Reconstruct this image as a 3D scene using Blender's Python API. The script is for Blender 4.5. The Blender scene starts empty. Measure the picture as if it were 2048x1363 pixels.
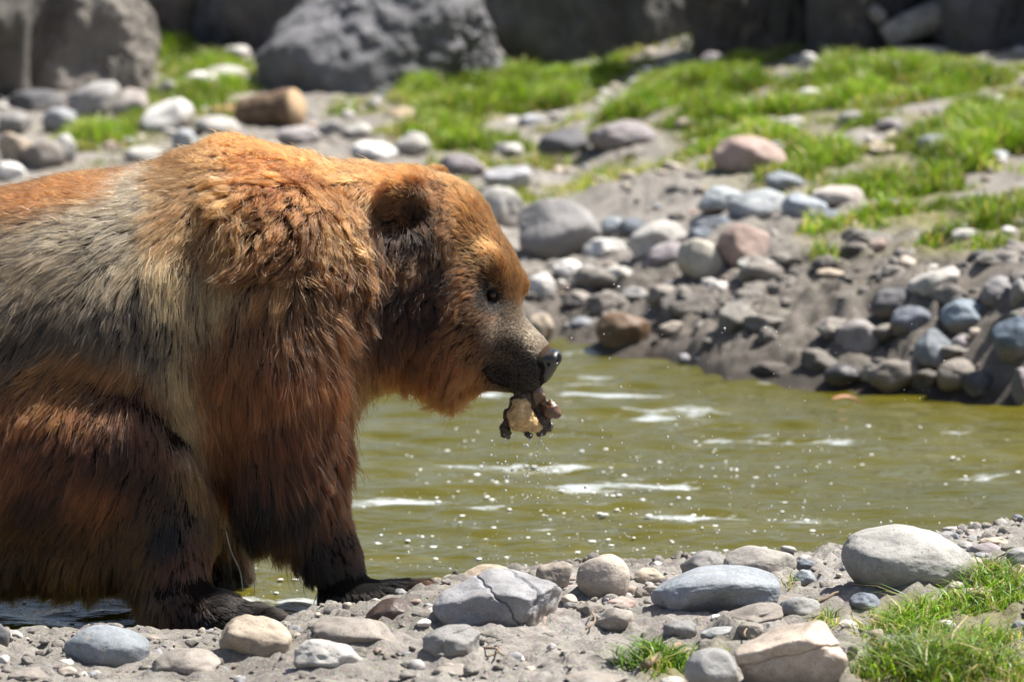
import bpy, math, random
import numpy as np
from mathutils import Vector, Matrix, kdtree

sc = bpy.context.scene
COL = sc.collection
R = math.radians
rng = np.random.default_rng(7)
random.seed(7)

# ------------------------------------------------------------------ camera, light, exposure
CAM = np.array([0.0, -12.0, 2.1]); PITCH = R(7.0); LENS = 183.0
cam_d = bpy.data.cameras.new('camera'); cam = bpy.data.objects.new('camera', cam_d); COL.objects.link(cam)
cam.location = CAM; cam.rotation_euler = (R(90) - PITCH, 0, 0)
cam_d.lens = LENS; cam_d.sensor_width = 36.0; cam_d.clip_start = 0.1; cam_d.clip_end = 2000
cam_d.dof.use_dof = True; cam_d.dof.focus_distance = 11.4; cam_d.dof.aperture_fstop = 4.8; cam_d.dof.aperture_blades = 0
sc.camera = cam

SUN_EL, SUN_AZ = R(60), R(72)      # the sun stands high to the right, a little behind the bear
world = bpy.data.worlds.new('World'); sc.world = world; world.use_nodes = True
wn = world.node_tree.nodes; bgn = wn['Background']; bgn.inputs['Strength'].default_value = 0.066
sky = wn.new('ShaderNodeTexSky'); sky.sky_type = 'NISHITA'; sky.sun_disc = False
sky.air_density = 0.9; sky.dust_density = 3.0; sky.ozone_density = 0.35; sky.sun_elevation = SUN_EL; sky.sun_rotation = SUN_AZ
world.node_tree.links.new(sky.outputs[0], bgn.inputs['Color'])
sun_d = bpy.data.lights.new('sun', 'SUN'); sun = bpy.data.objects.new('sun', sun_d); COL.objects.link(sun)
sun_d.energy = 5.0; sun_d.angle = R(0.53); sun_d.color = (1.0, 0.95, 0.87)
SUNV = Vector((math.sin(SUN_AZ) * math.cos(SUN_EL), math.cos(SUN_AZ) * math.cos(SUN_EL), math.sin(SUN_EL)))
sun.rotation_euler = SUNV.to_track_quat('Z', 'Y').to_euler()
sc.view_settings.view_transform = 'Standard'; sc.view_settings.look = 'None'
sc.view_settings.exposure = 1.12; sc.view_settings.gamma = 1.0; sc.view_settings.use_curve_mapping = False
sc.render.engine = 'CYCLES'
cy = sc.cycles
cy.use_denoising = True; cy.max_bounces = 10; cy.diffuse_bounces = 3; cy.glossy_bounces = 5
cy.transmission_bounces = 8; cy.transparent_max_bounces = 8; cy.sample_clamp_indirect = 6.0
cy.caustics_reflective = False; cy.caustics_refractive = False
sc.cycles_curves.shape = 'RIBBONS'

# ------------------------------------------------------------------ pixel <-> place
FPX = LENS / 36.0 * 2048.0
FW = np.array([0, math.cos(PITCH), -math.sin(PITCH)]); UP = np.array([0, math.sin(PITCH), math.cos(PITCH)])
def ray(px, py):
    return FW + np.array([1.0, 0, 0]) * (px - 1024.0) / FPX + UP * (681.5 - py) / FPX
def W(px, py, y=0.0):
    """point of the place seen at photo pixel (px, py) on the upright plane at depth y"""
    d = ray(px, py); return CAM + d * ((y - CAM[1]) / d[1])
def proj(p):
    q = np.asarray(p) - CAM
    dep = q @ FW
    return 1024.0 + q[..., 0] / dep * FPX, 681.5 - (q @ UP) / dep * FPX
MPP = 12.0 / FPX                  # metres per photo pixel at the bear

# ------------------------------------------------------------------ noise
def _hash(i, j, k, seed):
    with np.errstate(over='ignore'):
        h = (i.astype(np.uint32) * np.uint32(374761393) + j.astype(np.uint32) * np.uint32(668265263)
             + k.astype(np.uint32) * np.uint32(2246822519) + np.uint32((seed * 3266489917) & 0xFFFFFFFF))
        h = (h ^ (h >> np.uint32(13))) * np.uint32(1274126177)
        h = h ^ (h >> np.uint32(16))
    return h.astype(np.float64) / 4294967295.0
def vnoise(x, y, z=None, seed=0):
    x = np.asarray(x, float); y = np.asarray(y, float)
    z = np.zeros_like(x) if z is None else np.asarray(z, float)
    xi, yi, zi = np.floor(x).astype(np.int64), np.floor(y).astype(np.int64), np.floor(z).astype(np.int64)
    fx, fy, fz = x - xi, y - yi, z - zi
    fx = fx * fx * fx * (fx * (fx * 6 - 15) + 10); fy = fy * fy * fy * (fy * (fy * 6 - 15) + 10); fz = fz * fz * fz * (fz * (fz * 6 - 15) + 10)
    out = 0
    for a in (0, 1):
        for b in (0, 1):
            for c in (0, 1):
                w = (fx if a else 1 - fx) * (fy if b else 1 - fy) * (fz if c else 1 - fz)
                out = out + w * _hash(xi + a, yi + b, zi + c, seed)
    return out * 2 - 1
def fbm(x, y, z=None, o=4, seed=0, gain=0.5):
    s, a, t = 0, 1.0, 0
    for i in range(o):
        f = 2.03 ** i
        s = s + a * vnoise(np.asarray(x) * f + 17.3 * i, np.asarray(y) * f + 5.1 * i, None if z is None else np.asarray(z) * f, seed + i)
        t += a; a *= gain
    return s / t
def sstep(a, b, x):
    t = np.clip((x - a) / (b - a), 0, 1); return t * t * (3 - 2 * t)

# ------------------------------------------------------------------ object helpers
def link(o, parent=None):
    COL.objects.link(o)
    if parent: o.parent = parent
    return o
def tag(o, label=None, cat=None, group=None, kind=None):
    if label: o['label'] = label
    if cat: o['category'] = cat
    if group: o['group'] = group
    if kind: o['kind'] = kind
    return o
def mesh_np(name, V, F, mat, parent=None, smooth=True, attrs=None):
    """V (n,3); F list of index arrays, each (m,k)"""
    me = bpy.data.meshes.new(name)
    V = np.ascontiguousarray(V, np.float32)
    Fs = [np.asarray(f, np.int32) for f in (F if isinstance(F, list) else [F])]
    loops = np.concatenate([f.ravel() for f in Fs])
    sizes = np.concatenate([np.full(len(f), f.shape[1], np.int32) for f in Fs])
    starts = np.concatenate([[0], np.cumsum(sizes)[:-1]]).astype(np.int32)
    me.vertices.add(len(V)); me.vertices.foreach_set('co', V.ravel())
    me.loops.add(len(loops)); me.loops.foreach_set('vertex_index', loops)
    me.polygons.add(len(sizes)); me.polygons.foreach_set('loop_start', starts)
    me.polygons.foreach_set('use_smooth', np.full(len(sizes), smooth, bool))
    if attrs:
        for k, a in attrs.items():
            a = np.asarray(a, np.float32)
            if a.ndim == 1:
                at = me.attributes.new(k, 'FLOAT', 'POINT'); at.data.foreach_set('value', a)
            else:
                at = me.attributes.new(k, 'FLOAT_COLOR', 'POINT')
                at.data.foreach_set('color', np.column_stack([a, np.ones(len(a))]).astype(np.float32).ravel())
    me.update(calc_edges=True); me.validate()
    if mat: me.materials.append(mat)
    return link(bpy.data.objects.new(name, me), parent)
_ico = {}
def ico(n):
    if n not in _ico:
        t = (1 + 5 ** .5) / 2
        v = [(-1, t, 0), (1, t, 0), (-1, -t, 0), (1, -t, 0), (0, -1, t), (0, 1, t), (0, -1, -t), (0, 1, -t), (t, 0, -1), (t, 0, 1), (-t, 0, -1), (-t, 0, 1)]
        f = [(0, 11, 5), (0, 5, 1), (0, 1, 7), (0, 7, 10), (0, 10, 11), (1, 5, 9), (5, 11, 4), (11, 10, 2), (10, 7, 6), (7, 1, 8), (3, 9, 4), (3, 4, 2), (3, 2, 6), (3, 6, 8), (3, 8, 9), (4, 9, 5), (2, 4, 11), (6, 2, 10), (8, 6, 7), (9, 8, 1)]
        v = [np.array(a) / np.linalg.norm(a) for a in v]
        for _ in range(n):
            mid, g = {}, []
            def m(a, b):
                k = (min(a, b), max(a, b))
                if k not in mid:
                    p = v[a] + v[b]; v.append(p / np.linalg.norm(p)); mid[k] = len(v) - 1
                return mid[k]
            for a, b, c in f:
                ab, bc, ca = m(a, b), m(b, c), m(c, a); g += [(a, ab, ca), (b, bc, ab), (c, ca, bc), (ab, bc, ca)]
            f = g
        _ico[n] = (np.array(v), np.array(f, np.int32))
    return _ico[n]

# ------------------------------------------------------------------ materials
class NT:
    def __init__(s, name):
        s.m = bpy.data.materials.new(name); s.m.use_nodes = True; s.t = s.m.node_tree
        s.t.nodes.clear(); s.out = s.t.nodes.new('ShaderNodeOutputMaterial')
    def n(s, typ, **kw):
        nd = s.t.nodes.new('ShaderNode' + typ)
        for k, v in kw.items():
            if k in nd.inputs.keys() or isinstance(k, int): s.set(nd, k, v)
            else: setattr(nd, k, v)
        return nd
    def set(s, nd, k, v):
        i = nd.inputs[k]
        if hasattr(v, 'is_linked') or hasattr(v, 'links'): s.t.links.new(v, i)
        else: i.default_value = v
    def noise(s, vec, scale, detail=4, rough=0.55, out='Fac'):
        nd = s.t.nodes.new('ShaderNodeTexNoise'); s.t.links.new(vec, nd.inputs['Vector'])
        nd.inputs['Scale'].default_value = scale; nd.inputs['Detail'].default_value = detail; nd.inputs['Roughness'].default_value = rough
        return nd.outputs[out]
    def ramp(s, fac, stops):
        nd = s.t.nodes.new('ShaderNodeValToRGB'); s.t.links.new(fac, nd.inputs[0]); e = nd.color_ramp.elements
        while len(e) < len(stops): e.new(0.5)
        for q, (p, c) in zip(e, stops):
            q.position = p; q.color = (*c, 1) if hasattr(c, '__len__') else (c, c, c, 1)
        return nd.outputs[0]
    def mix(s, fac, a, b, mode='MIX'):
        nd = s.t.nodes.new('ShaderNodeMix'); nd.data_type = 'RGBA'; nd.blend_type = mode
        for sock, v in ((nd.inputs[0], fac), (nd.inputs[6], a), (nd.inputs[7], b)):
            if hasattr(v, 'links'): s.t.links.new(v, sock)
            elif hasattr(v, '__len__'): sock.default_value = (*v, 1) if len(v) == 3 else v
            else: sock.default_value = v
        return nd.outputs[2]
    def math(s, op, a, b=0.0, clamp=False):
        nd = s.t.nodes.new('ShaderNodeMath'); nd.operation = op; nd.use_clamp = clamp
        for k, v in ((0, a), (1, b)):
            if hasattr(v, 'links'): s.t.links.new(v, nd.inputs[k])
            else: nd.inputs[k].default_value = v
        return nd.outputs[0]
    def bump(s, h, strength, dist, normal=None):
        nd = s.t.nodes.new('ShaderNodeBump'); s.t.links.new(h, nd.inputs['Height'])
        nd.inputs['Strength'].default_value = strength; nd.inputs['Distance'].default_value = dist
        if normal: s.t.links.new(normal, nd.inputs['Normal'])
        return nd.outputs[0]
    def bsdf(s, **kw):
        nd = s.t.nodes.new('ShaderNodeBsdfPrincipled')
        for k, v in kw.items():
            k = k.replace('_', ' ')
            if k == 'Base Color' and not hasattr(v, 'links'): v = (*v, 1)
            s.set(nd, k, v)
        s.t.links.new(nd.outputs[0], s.out.inputs[0]); return nd

def mat_stone():
    t = NT('river_stone'); tc = t.n('TexCoord').outputs['Object']; oi = t.n('ObjectInfo')
    geo = t.n('NewGeometry').outputs['Position']
    rnd = t.n('VectorMath', operation='SCALE'); rnd.inputs[0].default_value = (13.1, 7.7, 3.3); t.t.links.new(oi.outputs['Random'], rnd.inputs['Scale'])
    add = t.n('VectorMath', operation='ADD'); t.t.links.new(geo, add.inputs[0]); t.t.links.new(rnd.outputs[0], add.inputs[1]); v = add.outputs[0]
    big = t.noise(v, 9, 5, .6); mid = t.noise(v, 45, 6, .65); fine = t.noise(v, 320, 3, .7)
    c = t.mix(1.0, oi.outputs['Color'], t.ramp(big, [(.3, .72), (.7, 1.22)]), 'MULTIPLY')
    c = t.mix(1.0, c, t.ramp(mid, [(.3, .78), (.72, 1.16)]), 'MULTIPLY')
    c = t.mix(1.0, c, t.ramp(fine, [(.32, .7), (.5, 1.0), (.75, 1.2)]), 'MULTIPLY')
    # rusty / pale stains
    st = t.ramp(t.noise(v, 16, 6, .75), [(.58, 0.0), (.70, 1.0)])
    c = t.mix(t.math('MULTIPLY', st, .35), c, (.33, .25, .17))
    pit = t.ramp(t.noise(v, 130, 2, .5), [(.27, 0.0), (.34, 1.0)])
    c = t.mix(t.math('MULTIPLY', t.math('SUBTRACT', 1.0, pit), .55), c, (.07, .06, .05))
    # dried mud around the foot of the stone
    sx = t.n('SeparateXYZ'); g = t.n('TexCoord'); t.t.links.new(g.outputs['Generated'], sx.inputs[0])
    mud = t.math('ADD', sx.outputs[2], t.math('MULTIPLY', t.math('SUBTRACT', t.noise(v, 28, 5, .7), .5), .75))
    mudf = t.ramp(mud, [(.26, 1.0), (.50, 0.0)])
    c = t.mix(t.math('MULTIPLY', mudf, .85), c, (.21, .18, .15))
    wet = t.math('SUBTRACT', 1.0, oi.outputs['Alpha'])
    c = t.mix(wet, c, t.mix(1.0, c, (.35, .33, .31), 'MULTIPLY'))
    h = t.math('ADD', t.math('MULTIPLY', mid, .6), t.math('MULTIPLY', fine, .22))
    h = t.math('ADD', h, t.math('MULTIPLY', pit, .3))
    rg = t.math('SUBTRACT', t.math('ADD', .62, t.math('MULTIPLY', mid, .25)), t.math('MULTIPLY', wet, .55))
    t.bsdf(Base_Color=c, Roughness=rg, Normal=t.bump(h, .55, .006), Specular_IOR_Level=.35)
    return t.m
def mat_boulder():
    t = NT('boulder_rock'); v = t.n('NewGeometry').outputs['Position']; oi = t.n('ObjectInfo')
    big = t.noise(v, 2.2, 6, .65); mid = t.noise(v, 11, 6, .7)
    c = t.mix(1.0, oi.outputs['Color'], t.ramp(big, [(.3, .6), (.7, 1.35)]), 'MULTIPLY')
    c = t.mix(1.0, c, t.ramp(mid, [(.3, .65), (.7, 1.3)]), 'MULTIPLY')
    c = t.mix(t.ramp(t.noise(v, 4.5, 5, .7), [(.60, 0.0), (.74, .5)]), c, (.30, .26, .20))
    c = t.mix(t.ramp(t.noise(v, 1.7, 2, .4), [(.70, 0.0), (.78, .7)]), c, (.30, .13, .03))
    t.bsdf(Base_Color=c, Roughness=.85, Normal=t.bump(t.math('ADD', mid, t.math('MULTIPLY', t.noise(v, 40, 4, .7), .4)), .8, .05))
    return t.m
def mat_soil():
    t = NT('dry_mud'); g = t.n('NewGeometry'); v = g.outputs['Position']
    big = t.noise(v, 1.6, 5, .6); mid = t.noise(v, 14, 6, .7); fine = t.noise(v, 130, 5, .75)
    c = t.ramp(big, [(.3, (.175, .160, .142)), (.55, (.255, .238, .217)), (.75, (.33, .313, .29))])
    c = t.mix(1.0, c, t.ramp(mid, [(.28, .62), (.72, 1.22)]), 'MULTIPLY')
    c = t.mix(1.0, c, t.ramp(fine, [(.3, .68), (.7, 1.25)]), 'MULTIPLY')
    peb = t.n('TexVoronoi'); t.t.links.new(v, peb.inputs['Vector']); peb.inputs['Scale'].default_value = 85
    c = t.mix(t.math('MULTIPLY', t.ramp(peb.outputs['Distance'], [(.20, 1.0), (.34, 0.0)]), .35), c, t.mix(.8, (.3, .28, .26), peb.outputs['Color'], 'SOFT_LIGHT'))
    sx = t.n('SeparateXYZ'); t.t.links.new(v, sx.inputs[0])
    wet = t.ramp(t.math('ADD', sx.outputs[2], t.math('MULTIPLY', t.math('SUBTRACT', mid, .5), .06)), [(.02, 1.0), (.085, 0.0)])
    c = t.mix(wet, c, t.mix(1.0, c, (.34, .31, .28), 'MULTIPLY'))
    dp = t.n('Attribute', attribute_name='damp'); c = t.mix(t.math('MULTIPLY', dp.outputs['Fac'], .8), c, t.mix(1.0, c, (.60, .57, .54), 'MULTIPLY'))
    gr = t.n('Attribute', attribute_name='turf')
    c = t.mix(t.math('MULTIPLY', gr.outputs['Fac'], t.ramp(mid, [(.3, .45), (.6, .95)])), c, t.mix(fine, (.10, .12, .035), (.24, .20, .10)))
    h = t.math('ADD', t.math('MULTIPLY', mid, .55), t.math('MULTIPLY', fine, .3))
    t.bsdf(Base_Color=c, Roughness=t.math('SUBTRACT', .95, t.math('MULTIPLY', wet, .5)), Normal=t.bump(h, .9, .022), Specular_IOR_Level=.25)
    return t.m
def mat_water():
    t = NT('murky_water'); v = t.n('NewGeometry').outputs['Position']
    mp = t.n('Mapping'); mp.inputs['Scale'].default_value = (0.35, 1, 1); t.t.links.new(v, mp.inputs['Vector'])
    a = t.noise(mp.outputs[0], 11, 3, .55); b = t.noise(mp.outputs[0], 42, 3, .55)
    c = t.ramp(t.noise(v, .9, 3, .5), [(.3, (.060, .056, .0045)), (.7, (.086, .077, .009))])
    # thin pale silt film drifting in streaks
    mp2 = t.n('Mapping'); mp2.inputs['Scale'].default_value = (.5, 3.0, 1); t.t.links.new(v, mp2.inputs['Vector'])
    film = t.ramp(t.noise(mp2.outputs[0], 3.2, 5, .62), [(.56, 0.0), (.72, .22)])
    c = t.mix(film, c, (.25, .235, .15))
    # pale blue-white patches: sky reflections on wave slopes painted into the base colour
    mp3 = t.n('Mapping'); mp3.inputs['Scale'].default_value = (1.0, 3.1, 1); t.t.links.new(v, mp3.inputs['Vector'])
    refl_n = t.math('ADD', t.noise(mp3.outputs[0], 1.35, 2, .45), t.math('MULTIPLY', t.math('SUBTRACT', t.noise(mp3.outputs[0], 4.5, 6, .75), .5), .55))
    sky_refl = t.ramp(refl_n, [(.645, 0.0), (.70, .62)])
    c = t.mix(sky_refl, c, (.56, .61, .64))
    h = t.math('ADD', a, t.math('MULTIPLY', b, .42))
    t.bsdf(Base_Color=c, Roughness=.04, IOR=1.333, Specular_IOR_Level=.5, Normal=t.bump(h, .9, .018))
    return t.m
def mat_attr(name, rough=.6, trans=0.0, spec=.4, sub=None):
    t = NT(name); a = t.n('Attribute', attribute_name='col')
    b = t.bsdf(Base_Color=a.outputs['Color'], Roughness=rough, Specular_IOR_Level=spec)
    if trans:
        tr = t.n('BsdfTranslucent'); t.t.links.new(t.mix(1.0, a.outputs['Color'], (1.25, 1.35, .55), 'MULTIPLY'), tr.inputs['Color'])
        mx = t.n('MixShader'); mx.inputs[0].default_value = trans
        t.t.links.new(b.outputs[0], mx.inputs[1]); t.t.links.new(tr.outputs[0], mx.inputs[2]); t.t.links.new(mx.outputs[0], t.out.inputs[0])
    return t.m
def mat_plain(name, col, rough=.5, noise=0.0, scale=30, spec=.5, bump=0.0, coat=0.0):
    t = NT(name); v = t.n('NewGeometry').outputs['Position']; n = t.noise(v, scale, 5, .65)
    c = t.mix(1.0, (*col, 1), t.ramp(n, [(.3, 1 - noise), (.7, 1 + noise)]), 'MULTIPLY')
    kw = dict(Base_Color=c, Roughness=rough, Specular_IOR_Level=spec, Coat_Weight=coat)
    if bump: kw['Normal'] = t.bump(n, .8, bump)
    t.bsdf(**kw); return t.m
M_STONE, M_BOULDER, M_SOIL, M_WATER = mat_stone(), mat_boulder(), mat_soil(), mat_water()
M_GRASS = mat_attr('grass_blades', .45, .42)
# ------------------------------------------------------------------ the ground: near bank, pond bed, far bank, one sheet to the horizon
def _ground_pt(px, py):
    d = ray(px, py); return CAM + d * (-CAM[2] / d[2])
_NW = np.array([_ground_pt(*p)[:2] for p in [(-600, 1315), (0, 1292), (300, 1290), (560, 1262), (640, 1240), (760, 1215), (840, 1202), (920, 1182), (1050, 1164), (1300, 1150), (1620, 1150), (1780, 1135), (1960, 1090), (2060, 1068), (2600, 1030)]])
_FW = np.array([_ground_pt(*p)[:2] for p in [(-600, 672), (600, 676), (1000, 684), (1150, 690), (1290, 702), (1350, 722), (1450, 752), (1600, 768), (1760, 782), (1950, 800), (2060, 814), (2700, 850)]])
def near_line(x): return np.interp(x, _NW[:, 0], _NW[:, 1])
def far_line(x): return np.interp(x, _FW[:, 0], _FW[:, 1])
def height(x, y, detail=True):
    x = np.asarray(x, float); y = np.asarray(y, float)
    wob = .05 * vnoise(x * 3.1, y * 0 + 3.3, seed=3)
    s = near_line(x) + wob - y                     # > 0 on the near bank
    zn = np.interp(s, [-1.2, -.5, -.12, 0, .08, .25, .6, 1.2, 2.5, 12, 60, 400], [-.40, -.28, -.06, 0, .035, .07, .115, .15, .19, .3, .9, 3])
    zn = zn + .07 * np.exp(-(((x - 1.05) / .45) ** 2 + ((y + .6) / .9) ** 2)) * sstep(.05, .5, s)
    # undercut step in the dry mud below the pink pebble
    lp = _LEDGE
    zn = zn - .055 * np.exp(-(((x - lp[0]) / .085) ** 2 + ((y - lp[1] + .02) / .10) ** 2)) * sstep(0, .2, s)
    pw = W(830, 1185, -.22); zn = zn - .03 * np.exp(-(((x - pw[0]) / .13) ** 2 + ((y - pw[1]) / .12) ** 2))
    t = y - far_line(x) - .10 * vnoise(x * 1.7, y * 0, seed=5)
    hb = np.interp(x, [-3, -.6, .15, .45, .9, 1.6, 3], [.12, .10, .07, .12, .22, .31, .34])
    fw = np.interp(x, [-3, .2, .6, 1.6, 3], [1.0, 1.0, .75, .55, .5])
    u = np.clip(t / fw, -2, 60)
    zf = np.where(u < 0, np.maximum(-.40, .35 * u * fw), hb * (1 - (1 - np.clip(u, 0, 1)) ** 1.7))
    zf = zf + .0385 * np.clip(t - fw * .6, 0, 9) + .02 * np.clip(t - 9, 0, 12) + .01 * np.clip(t - 30, 0, 400)
    # low heap of loose earth behind the big grey stone
    hp = _HEAP; zf = zf + .10 * np.exp(-(((x - hp[0]) / .42) ** 2 + ((y - hp[1]) / .55) ** 2))
    mid = .5 * (near_line(x) + far_line(x))
    z = np.where(y < mid, zn, zf)
    if detail:
        dn = sstep(.0, .25, s); df = sstep(0.0, .25, t)
        z = z + np.where(y < mid,
            dn * (.022 * fbm(x * 5, y * 5, o=3, seed=11) + .034 * (np.abs(fbm(x * 15, y * 15, o=4, seed=12, gain=.6)) - .22) * (1 + .8 * vnoise(x * 3, y * 3, seed=2)) + .009 * fbm(x * 34, y * 34, o=2, seed=13)),
            df * (.035 * fbm(x * 2.1, y * 2.1, o=3, seed=21) + .085 * (sstep(2.6, .1, t) + .2) * (.15 + fbm(x * 4.2, y * 4.2, o=5, seed=22, gain=.68) - .35 * np.abs(fbm(x * 8 + 3, y * 8, o=3, seed=29))) + .018 * fbm(x * 18, y * 18, o=3, seed=23)))
    return z
_LEDGE = CAM[:2] + (np.array([(1200 - 1024) / FPX * 10.65, 10.6]))
_HEAP = np.array([(1230 - 1024) / FPX * 19.6, 7.45])
def hit(px, py, lo=9.5, hi=40.0, detail=True):
    d = ray(px, py); d = d / d[1]
    for a, b, st in ((lo, hi, .02),):
        D = np.arange(a, b, st); P = CAM + D[:, None] * d
        below = P[:, 2] < height(P[:, 0], P[:, 1], detail)
        i = int(np.argmax(below)) if below.any() else len(D) - 1
    return P[i]
def axis(segs):
    out = []
    for a, b, st in segs: out.append(np.arange(a, b, st))
    return np.concatenate(out)
def grow(a, b, n): return a * (b / a) ** np.linspace(0, 1, n)
xs = np.concatenate([-grow(2.6, 350, 26)[::-1], np.arange(-2.55, -1.4, .05), np.arange(-1.4, 1.4, .0105), np.arange(1.4, 2.6, .05), grow(2.6, 350, 26)])
ysr = np.concatenate([-grow(2.0, 350, 26)[::-1], np.arange(-1.98, 1.2, .0105), np.arange(1.2, 3.2, .1), np.arange(3.2, 5.8, .017), np.arange(5.8, 7.2, .028), np.arange(7.2, 14, .055), 14 + np.concatenate([[0], grow(.2, 400, 34)])])
GX, GY = np.meshgrid(xs, ysr, indexing='ij')
GZ = height(GX, GY)
nxx, nyy = GX.shape
idx = np.arange(nxx * nyy).reshape(nxx, nyy)
quads = np.stack([idx[:-1, :-1], idx[1:, :-1], idx[1:, 1:], idx[:-1, 1:]], -1).reshape(-1, 4)

# where turf grows: (px, py, rx, ry, weight) in the photograph, turned into patches on the ground
FAR_TURF = [(330, 100, 60, 40, 1), (400, 150, 90, 40, .8), (460, 190, 110, 45, .7), (250, 275, 110, 45, .8), (190, 300, 90, 40, .5), (350, 200, 60, 40, .6),
    (900, 235, 150, 65, 1), (1010, 175, 220, 45, .9), (1180, 205, 190, 34, 1.2), (1340, 195, 170, 34, 1.1), (1560, 212, 110, 26, 1.1), (1470, 245, 120, 30, .5),
    (1700, 250, 190, 50, .55), (1850, 345, 210, 55, .9), (1790, 420, 150, 50, .85), (1960, 440, 130, 60, .9), (1990, 330, 110, 60, 1), (1640, 315, 90, 34, .9), (1880, 485, 140, 30, .7),
    (1650, 508, 40, 18, 1.1), (1630, 455, 45, 24, .9), (1900, 150, 190, 50, .4), (1600, 150, 200, 40, .35), (1210, 118, 55, 18, .8), (850, 150, 70, 35, .9), (960, 290, 90, 30, .7), (700, 235, 60, 30, .6),
    (1980, 235, 110, 50, .7), (1760, 190, 150, 40, .5), (1380, 280, 90, 30, .5), (1080, 120, 60, 20, .8)]
NEAR_TURF = [(1900, 1290, 150, 75, 1), (1990, 1180, 80, 50, 1), (1830, 1225, 80, 32, .8), (1960, 1250, 110, 70, 1), (1740, 1330, 60, 40, .8), (1650, 1240, 36, 16, .6), (1350, 1318, 70, 28, .8), (1340, 1345, 60, 18, .9), (1440, 1290, 45, 16, .5), (1582, 1172, 18, 8, .7), (2010, 1345, 80, 40, 1), (1850, 1345, 120, 30, .8)]
def turf(x, y, z):
    px, py = proj(np.stack([x, y, z], -1)); out = np.zeros_like(px)
    for (cx, cy_, rx, ry, w) in FAR_TURF + NEAR_TURF:
        m = (np.abs(px - cx) < 2.2 * rx) & (np.abs(py - cy_) < 2.2 * ry) & ((y > 2) == (cy_ < 900))
        if m.any(): out[m] += w * np.exp(-(((px[m] - cx) / rx) ** 2 + ((py[m] - cy_) / ry) ** 2) * 1.2)
    n = fbm(x * 2.3, y * 2.3, o=3, seed=31)
    slope = (y > 6.2) & (x > -.35) & (y < 13)
    out = np.where(slope, out + .32 * sstep(6.2, 7.4, y - .9 * (x < .7)) , out)
    out = out * np.where(y > 2, np.clip(.78 + 1.5 * n + .7 * vnoise(x * 6.5, y * 6.5, seed=37), 0, 1.6), np.clip(1.05 + .7 * vnoise(x * 6.5, y * 6.5, seed=37), .3, 1.6))
    return np.clip(out, 0, 1.3)
gt = np.zeros(GX.shape); msk = (np.abs(GX) < 3.2) & (GY < 18) & (GY > -3)
gt[msk] = turf(GX[msk], GY[msk], GZ[msk])
outer = (np.abs(GX) >= 2.7) & ((GY > 6) | (GY < -2)); gt[outer] = .5
ground = mesh_np('ground', np.stack([GX, GY, GZ], -1).reshape(-1, 3), quads, M_SOIL, attrs={'turf': np.clip(gt, 0, 1).ravel(), 'damp': np.where(GY > 2.5, sstep(2.0, .5, GY - far_line(GX) + .5 * vnoise(GX * 2.5, GY * 2.5, seed=77)), 0).ravel()})
tag(ground, kind='structure')

# ------------------------------------------------------------------ the pond
wx = np.concatenate([-grow(2.4, 9, 20)[::-1], np.arange(-2.38, 2.4, .016), grow(2.4, 9, 20)]); wy = np.concatenate([np.arange(-1.3, 1.6, .013), np.arange(1.6, 5.6, .017)])
X, Y = np.meshgrid(wx, wy, indexing='ij')
Z = np.zeros_like(X); wr = np.random.default_rng(5)
for lam, amp, n in ((.62, .0095, 5), (.30, .0095, 7), (.15, .0060, 9), (.085, .0025, 9)):
    for _ in range(n):
        th = R(90) + wr.normal(0, .38); k = 2 * math.pi / (lam * wr.uniform(.75, 1.3)); ph = wr.uniform(0, 6.28)
        env = .55 + .75 * vnoise(X * .9 + ph * 7, Y * .9 + ph, seed=int(ph * 100))
        Z += amp * env * np.sin(k * (math.cos(th) * X + math.sin(th) * Y) + ph + 1.2 * vnoise(X * 1.2 + ph, Y * 1.2, seed=int(ph * 50))) / n ** .5
for cxp, cyp, yy, a in ((660, 1180, -.1, .006), (440, 1180, .27, .006), (1060, 1120, .9, .0035)):     # rings where the legs enter and the drops fall
    c = W(cxp, cyp, yy); r = np.hypot(X - c[0], Y - c[1]); Z += a * np.sin(r * 62) * np.exp(-r / .32)
ii = np.arange(X.size).reshape(X.shape)
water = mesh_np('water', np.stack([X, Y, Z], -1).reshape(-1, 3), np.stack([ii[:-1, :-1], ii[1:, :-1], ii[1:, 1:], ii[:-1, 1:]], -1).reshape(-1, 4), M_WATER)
tag(water, kind='structure')
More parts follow.
